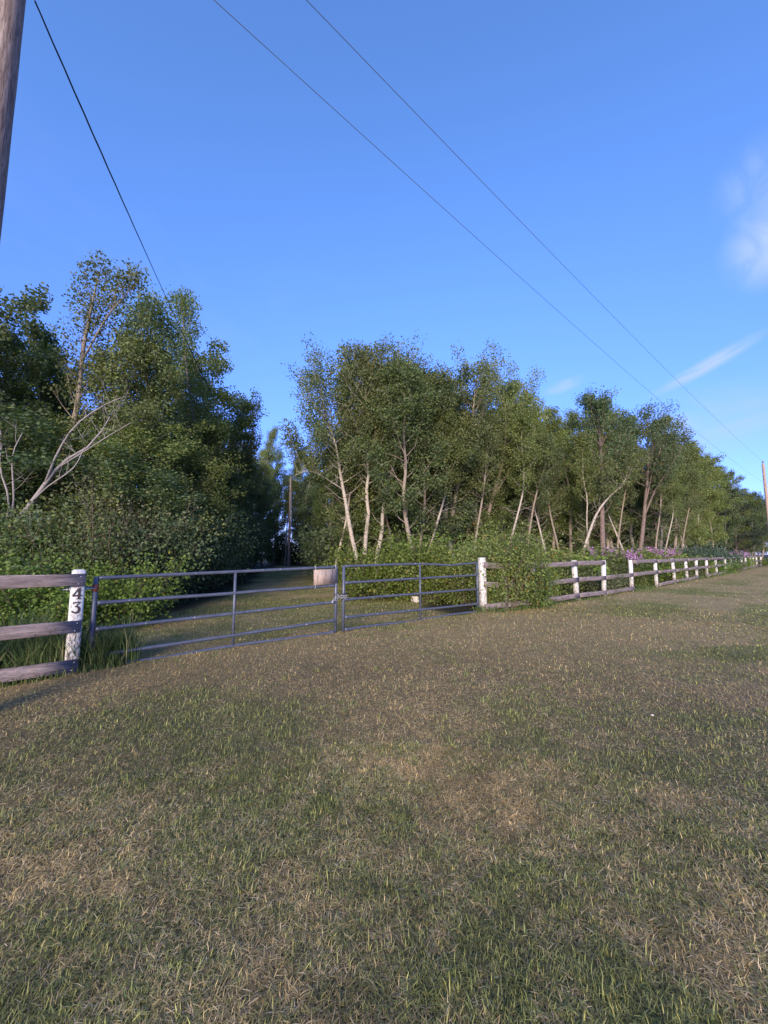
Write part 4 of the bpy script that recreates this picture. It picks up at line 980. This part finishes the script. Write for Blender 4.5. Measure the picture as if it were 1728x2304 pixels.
# blank wooden board tied to the left leaf
du = (Vector(GM1) - Vector(GL)).normalized(); dn = Vector((du.y, -du.x, 0)); rg = math.atan2(du.y, du.x)
bc = Vector(GM1) - du * .265 + dn * .045 + Vector((0, 0, 1.10))
bd = thing('wooden_board', 'blank weathered plywood board tied to the latch end of the left gate leaf', 'board', tuple(bc), rg)
mb = MB(); mb.box((0, 0, 0), (.50, .014, .285), Matrix.Rotation(R(-1.2), 4, 'Y')); link('panel', mb.mesh('panel', M_board), bd)
for x, z in ((-.215, .13), (-.215, -.14), (.235, -.13), (.225, .14)):
    mb = MB(); pts = [(x + .0, .045 - .038 * math.cos(a) - .018, z + .045 * math.sin(a) + (.03 if z > 0 else -.03)) for a in np.linspace(0, 2 * math.pi, 15)]
    mb.tube(pts, .0028, 5, False); link('cable_tie', mb.mesh('cable_tie', M_tie), bd)
# chain holding the leaves together
cc = (Vector(GM1) + Vector(GM2)) / 2 + Vector((0, 0, .70))
ch = thing('gate_chain', 'loose steel chain wrapped round the two latch uprights of the gate', 'chain', tuple(cc), rg)
def torus_link(c, u, w, L=.030, W=.018, r=.0050):
    m = MB(); c = Vector(c); u = Vector(u).normalized(); w = (Vector(w) - u * u.dot(Vector(w))).normalized(); pts = []
    for a in np.linspace(0, 2 * math.pi, 13): pts.append(tuple(c + u * (L * math.cos(a)) + w * (W * math.sin(a))))
    m.tube(pts, r, 5, False); return m.mesh('chain_link', M_chain)
cpts = [(-.19, -.045, -.075), (-.16, -.055, -.045), (-.13, -.06, -.01), (-.10, -.062, .02), (-.07, -.06, .03), (-.045, -.055, .01), (-.02, -.05, -.015), (.01, -.048, -.025), (.04, -.052, -.02), (.07, -.056, -.005), (.10, -.058, .012), (.13, -.05, .0), (.145, -.03, -.03),
        (-.11, -.066, -.045), (-.075, -.066, -.02), (.085, -.064, -.035), (.055, -.06, .02), (-.01, -.04, .03), (.02, -.045, .028)]
for i, p in enumerate(cpts):
    q = cpts[min(i + 1, len(cpts) - 1)]; u = Vector(q) - Vector(p)
    if u.length < 1e-4 or u.length > .08: u = Vector((1, 0, .3))
    link('chain_link', torus_link(p, u, (0, .3, 1) if i % 2 else (0, 1, -.2)), ch)
mb = MB(); mb.tube([(-.15, -.03, .045), (-.05, -.045, .05), (.08, -.045, .05), (.19, -.02, .045)], .010, 6); link('black_strap', mb.mesh('black_strap', M_strap), ch)
mb = MB(); mb.box((-.185, -.055, -.10), (.045, .02, .04), None, .004); mb.tube([(-.20, -.055, -.08), (-.20, -.055, -.055), (-.185, -.055, -.045), (-.17, -.055, -.055), (-.17, -.055, -.08)], .004, 5, False); link('padlock', mb.mesh('padlock', M_steel), ch)

# pale stone behind the gate
def stone(name, label, loc, s, seed):
    rnd = np.random.default_rng(seed); import bmesh
    bm = bmesh.new(); bmesh.ops.create_icosphere(bm, subdivisions=3, radius=1)
    for v in bm.verts:
        c = np.array(v.co); n_ = 1 + .22 * math.sin(c[0] * 3 + seed) * math.cos(c[1] * 4) + .1 * math.sin(c[2] * 7 + c[0] * 5) + rnd.normal() * .02
        v.co = Vector((c[0] * s[0] * n_, c[1] * s[1] * n_, np.clip(c[2], -.7, .8) * s[2] * n_))
    me = bpy.data.meshes.new(name); bm.to_mesh(me); bm.free(); me.materials.append(M_stone); tag(link(name, me, None, loc), label, 'stone')
stone('pale_stone', 'pale stone lying on the drive behind the mid upright of the right gate leaf', (1.0, 12.7, .07), (.13, .10, .13), 3)
stone('pale_pebble', 'small white pebble in the grass near the right edge of the picture', (2.55, 3.9, .02), (.014, .010, .008), 8)

# ------------------------------------------------------------------ utility poles and wires
def pole_thing(label, loc, h, r0, r1, mat, lean=(0, 0), seed=0):
    t = thing('utility_pole', label, 'utility pole', loc); mb = MB(); rnd = np.random.default_rng(seed)
    zs_ = np.linspace(-.3, h, 26); pts = np.stack([lean[0] * zs_ + rnd.normal(size=26) * .002, lean[1] * zs_ + rnd.normal(size=26) * .002, zs_], 1)
    mb.tube(pts, r0 + (r1 - r0) * np.linspace(0, 1, 26) + rnd.normal(size=26) * .0008, 28); link('shaft', mb.mesh('shaft', mat, True), t); return t
NP = (-4.02, 3.6, 0)
np_ = pole_thing('near weathered grey wooden pole cut off by the left edge of the picture', NP, 11.1, .150, .125, M_pole, (-.002, 0), 1)
kn = random.Random(8)
def knot(t, z, a, r=.135):
    mb = MB(); n = Vector((math.cos(a), math.sin(a), 0)); c = Vector((-.002 * z, 0, z)) + n * (r - .002); u = Vector((-n.y, n.x, 0)); pts = []
    for q in np.linspace(0, 2 * math.pi, 11): pts.append(tuple(c + u * .014 * math.cos(q) + Vector((0, 0, .022 * math.sin(q)))))
    mb.tube(pts, .004, 4, False); link('knot', mb.mesh('knot', M_twig), t)
for z, a in ((4.18, -.42), (3.50, -.55), (5.3, -.5), (5.9, -.7)): knot(np_, z, a, .150 - .025 * z / 11.1)
mb = MB(); mb.tube([(.13, 0, 11.0), (.13, 0, 11.2)], .05, 10); link('insulator', mb.mesh('insulator', M_insul), np_)
fp = pole_thing('pale wooden pole standing beside the far end of the right fence', (42.75, 43.3, 0), 11.55, .19, .125, M_pole2, (.0, 0), 2)
mb = MB(); mb.tube([(0, 0, 11.55), (0, 0, 11.7)], .03, 8); mb.tube([(0, 0, 11.68), (0, 0, 11.74), (0, 0, 11.80), (0, 0, 11.92)], [.09, .13, .08, .07], 10); link('insulator', mb.mesh('insulator', M_insul), fp)
for z in (11.1, 10.4, 9.5, 8.9):
    mb = MB(); mb.tube([(-.30, 0, z), (.30, 0, z)], .02, 6); link('bracket', mb.mesh('bracket', M_steel), fp)
op = pole_thing('old grey wooden pole standing in the gap at the end of the drive', (-10.9, 45, 0), 10.2, .14, .10, M_pole, (.001, 0), 3)
mb = MB(); mb.tube([(.17, -.05, 0), (.155, -.05, 5), (.13, -.05, 8.6)], .035, 8); link('conduit', mb.mesh('conduit', M_steel), op)
mb = MB(); mb.tube([(0, 0, 10.2), (0, 0, 10.45)], .06, 8); link('cap', mb.mesh('cap', M_insul), op)
def wire(name, label, A, B, sag, r, mat, strands=1, tw=0):
    A = np.array(A, float); B = np.array(B, float); n = 220 if strands > 1 else 70; t = np.linspace(0, 1, n) ** (1.35 if strands > 1 else 1.2)
    P = A + (B - A) * t[:, None]; P[:, 2] -= 4 * sag * t * (1 - t)
    th = thing(name, label, 'cable', tuple(A)); dist = np.linalg.norm(P - np.array([0, 0, 1.55]), axis=1)
    s = np.concatenate([[0], np.cumsum(np.linalg.norm(np.diff(P, axis=0), axis=1))])
    for k in range(strands):
        mb = MB(); Q = P - A
        if strands > 1:
            ph = s * 2 * np.pi / tw + k * 2 * np.pi / strands; sl = .6 + .4 * np.sin(s * 1.3)
            Q = Q + np.stack([np.cos(ph), 0 * ph, np.sin(ph)], 1) * (r * 1.3 * sl)[:, None]
        mb.tube(Q, r, 6, False); link('strand', mb.mesh('strand', mat, True), th)
wire('power_line', 'upper thin power line crossing the sky to the top of the far right pole', (-3.75, 3.6, 10.91), (42.75, 43.3, 11.85), .42, .0065, M_wire2)
wire('power_line', 'lower thin power line crossing the sky to the far right pole', (-3.75, 3.6, 9.41), (42.55, 43.3, 9.5), .58, .0055, M_wire2)
wire('service_cable', 'thick twisted black cable sagging from the near pole to the pole in the trees', (-3.75, 3.6, 7.45), (-10.85, 45, 9.9), 2.95, .0052, M_wire, 3, 1.3)
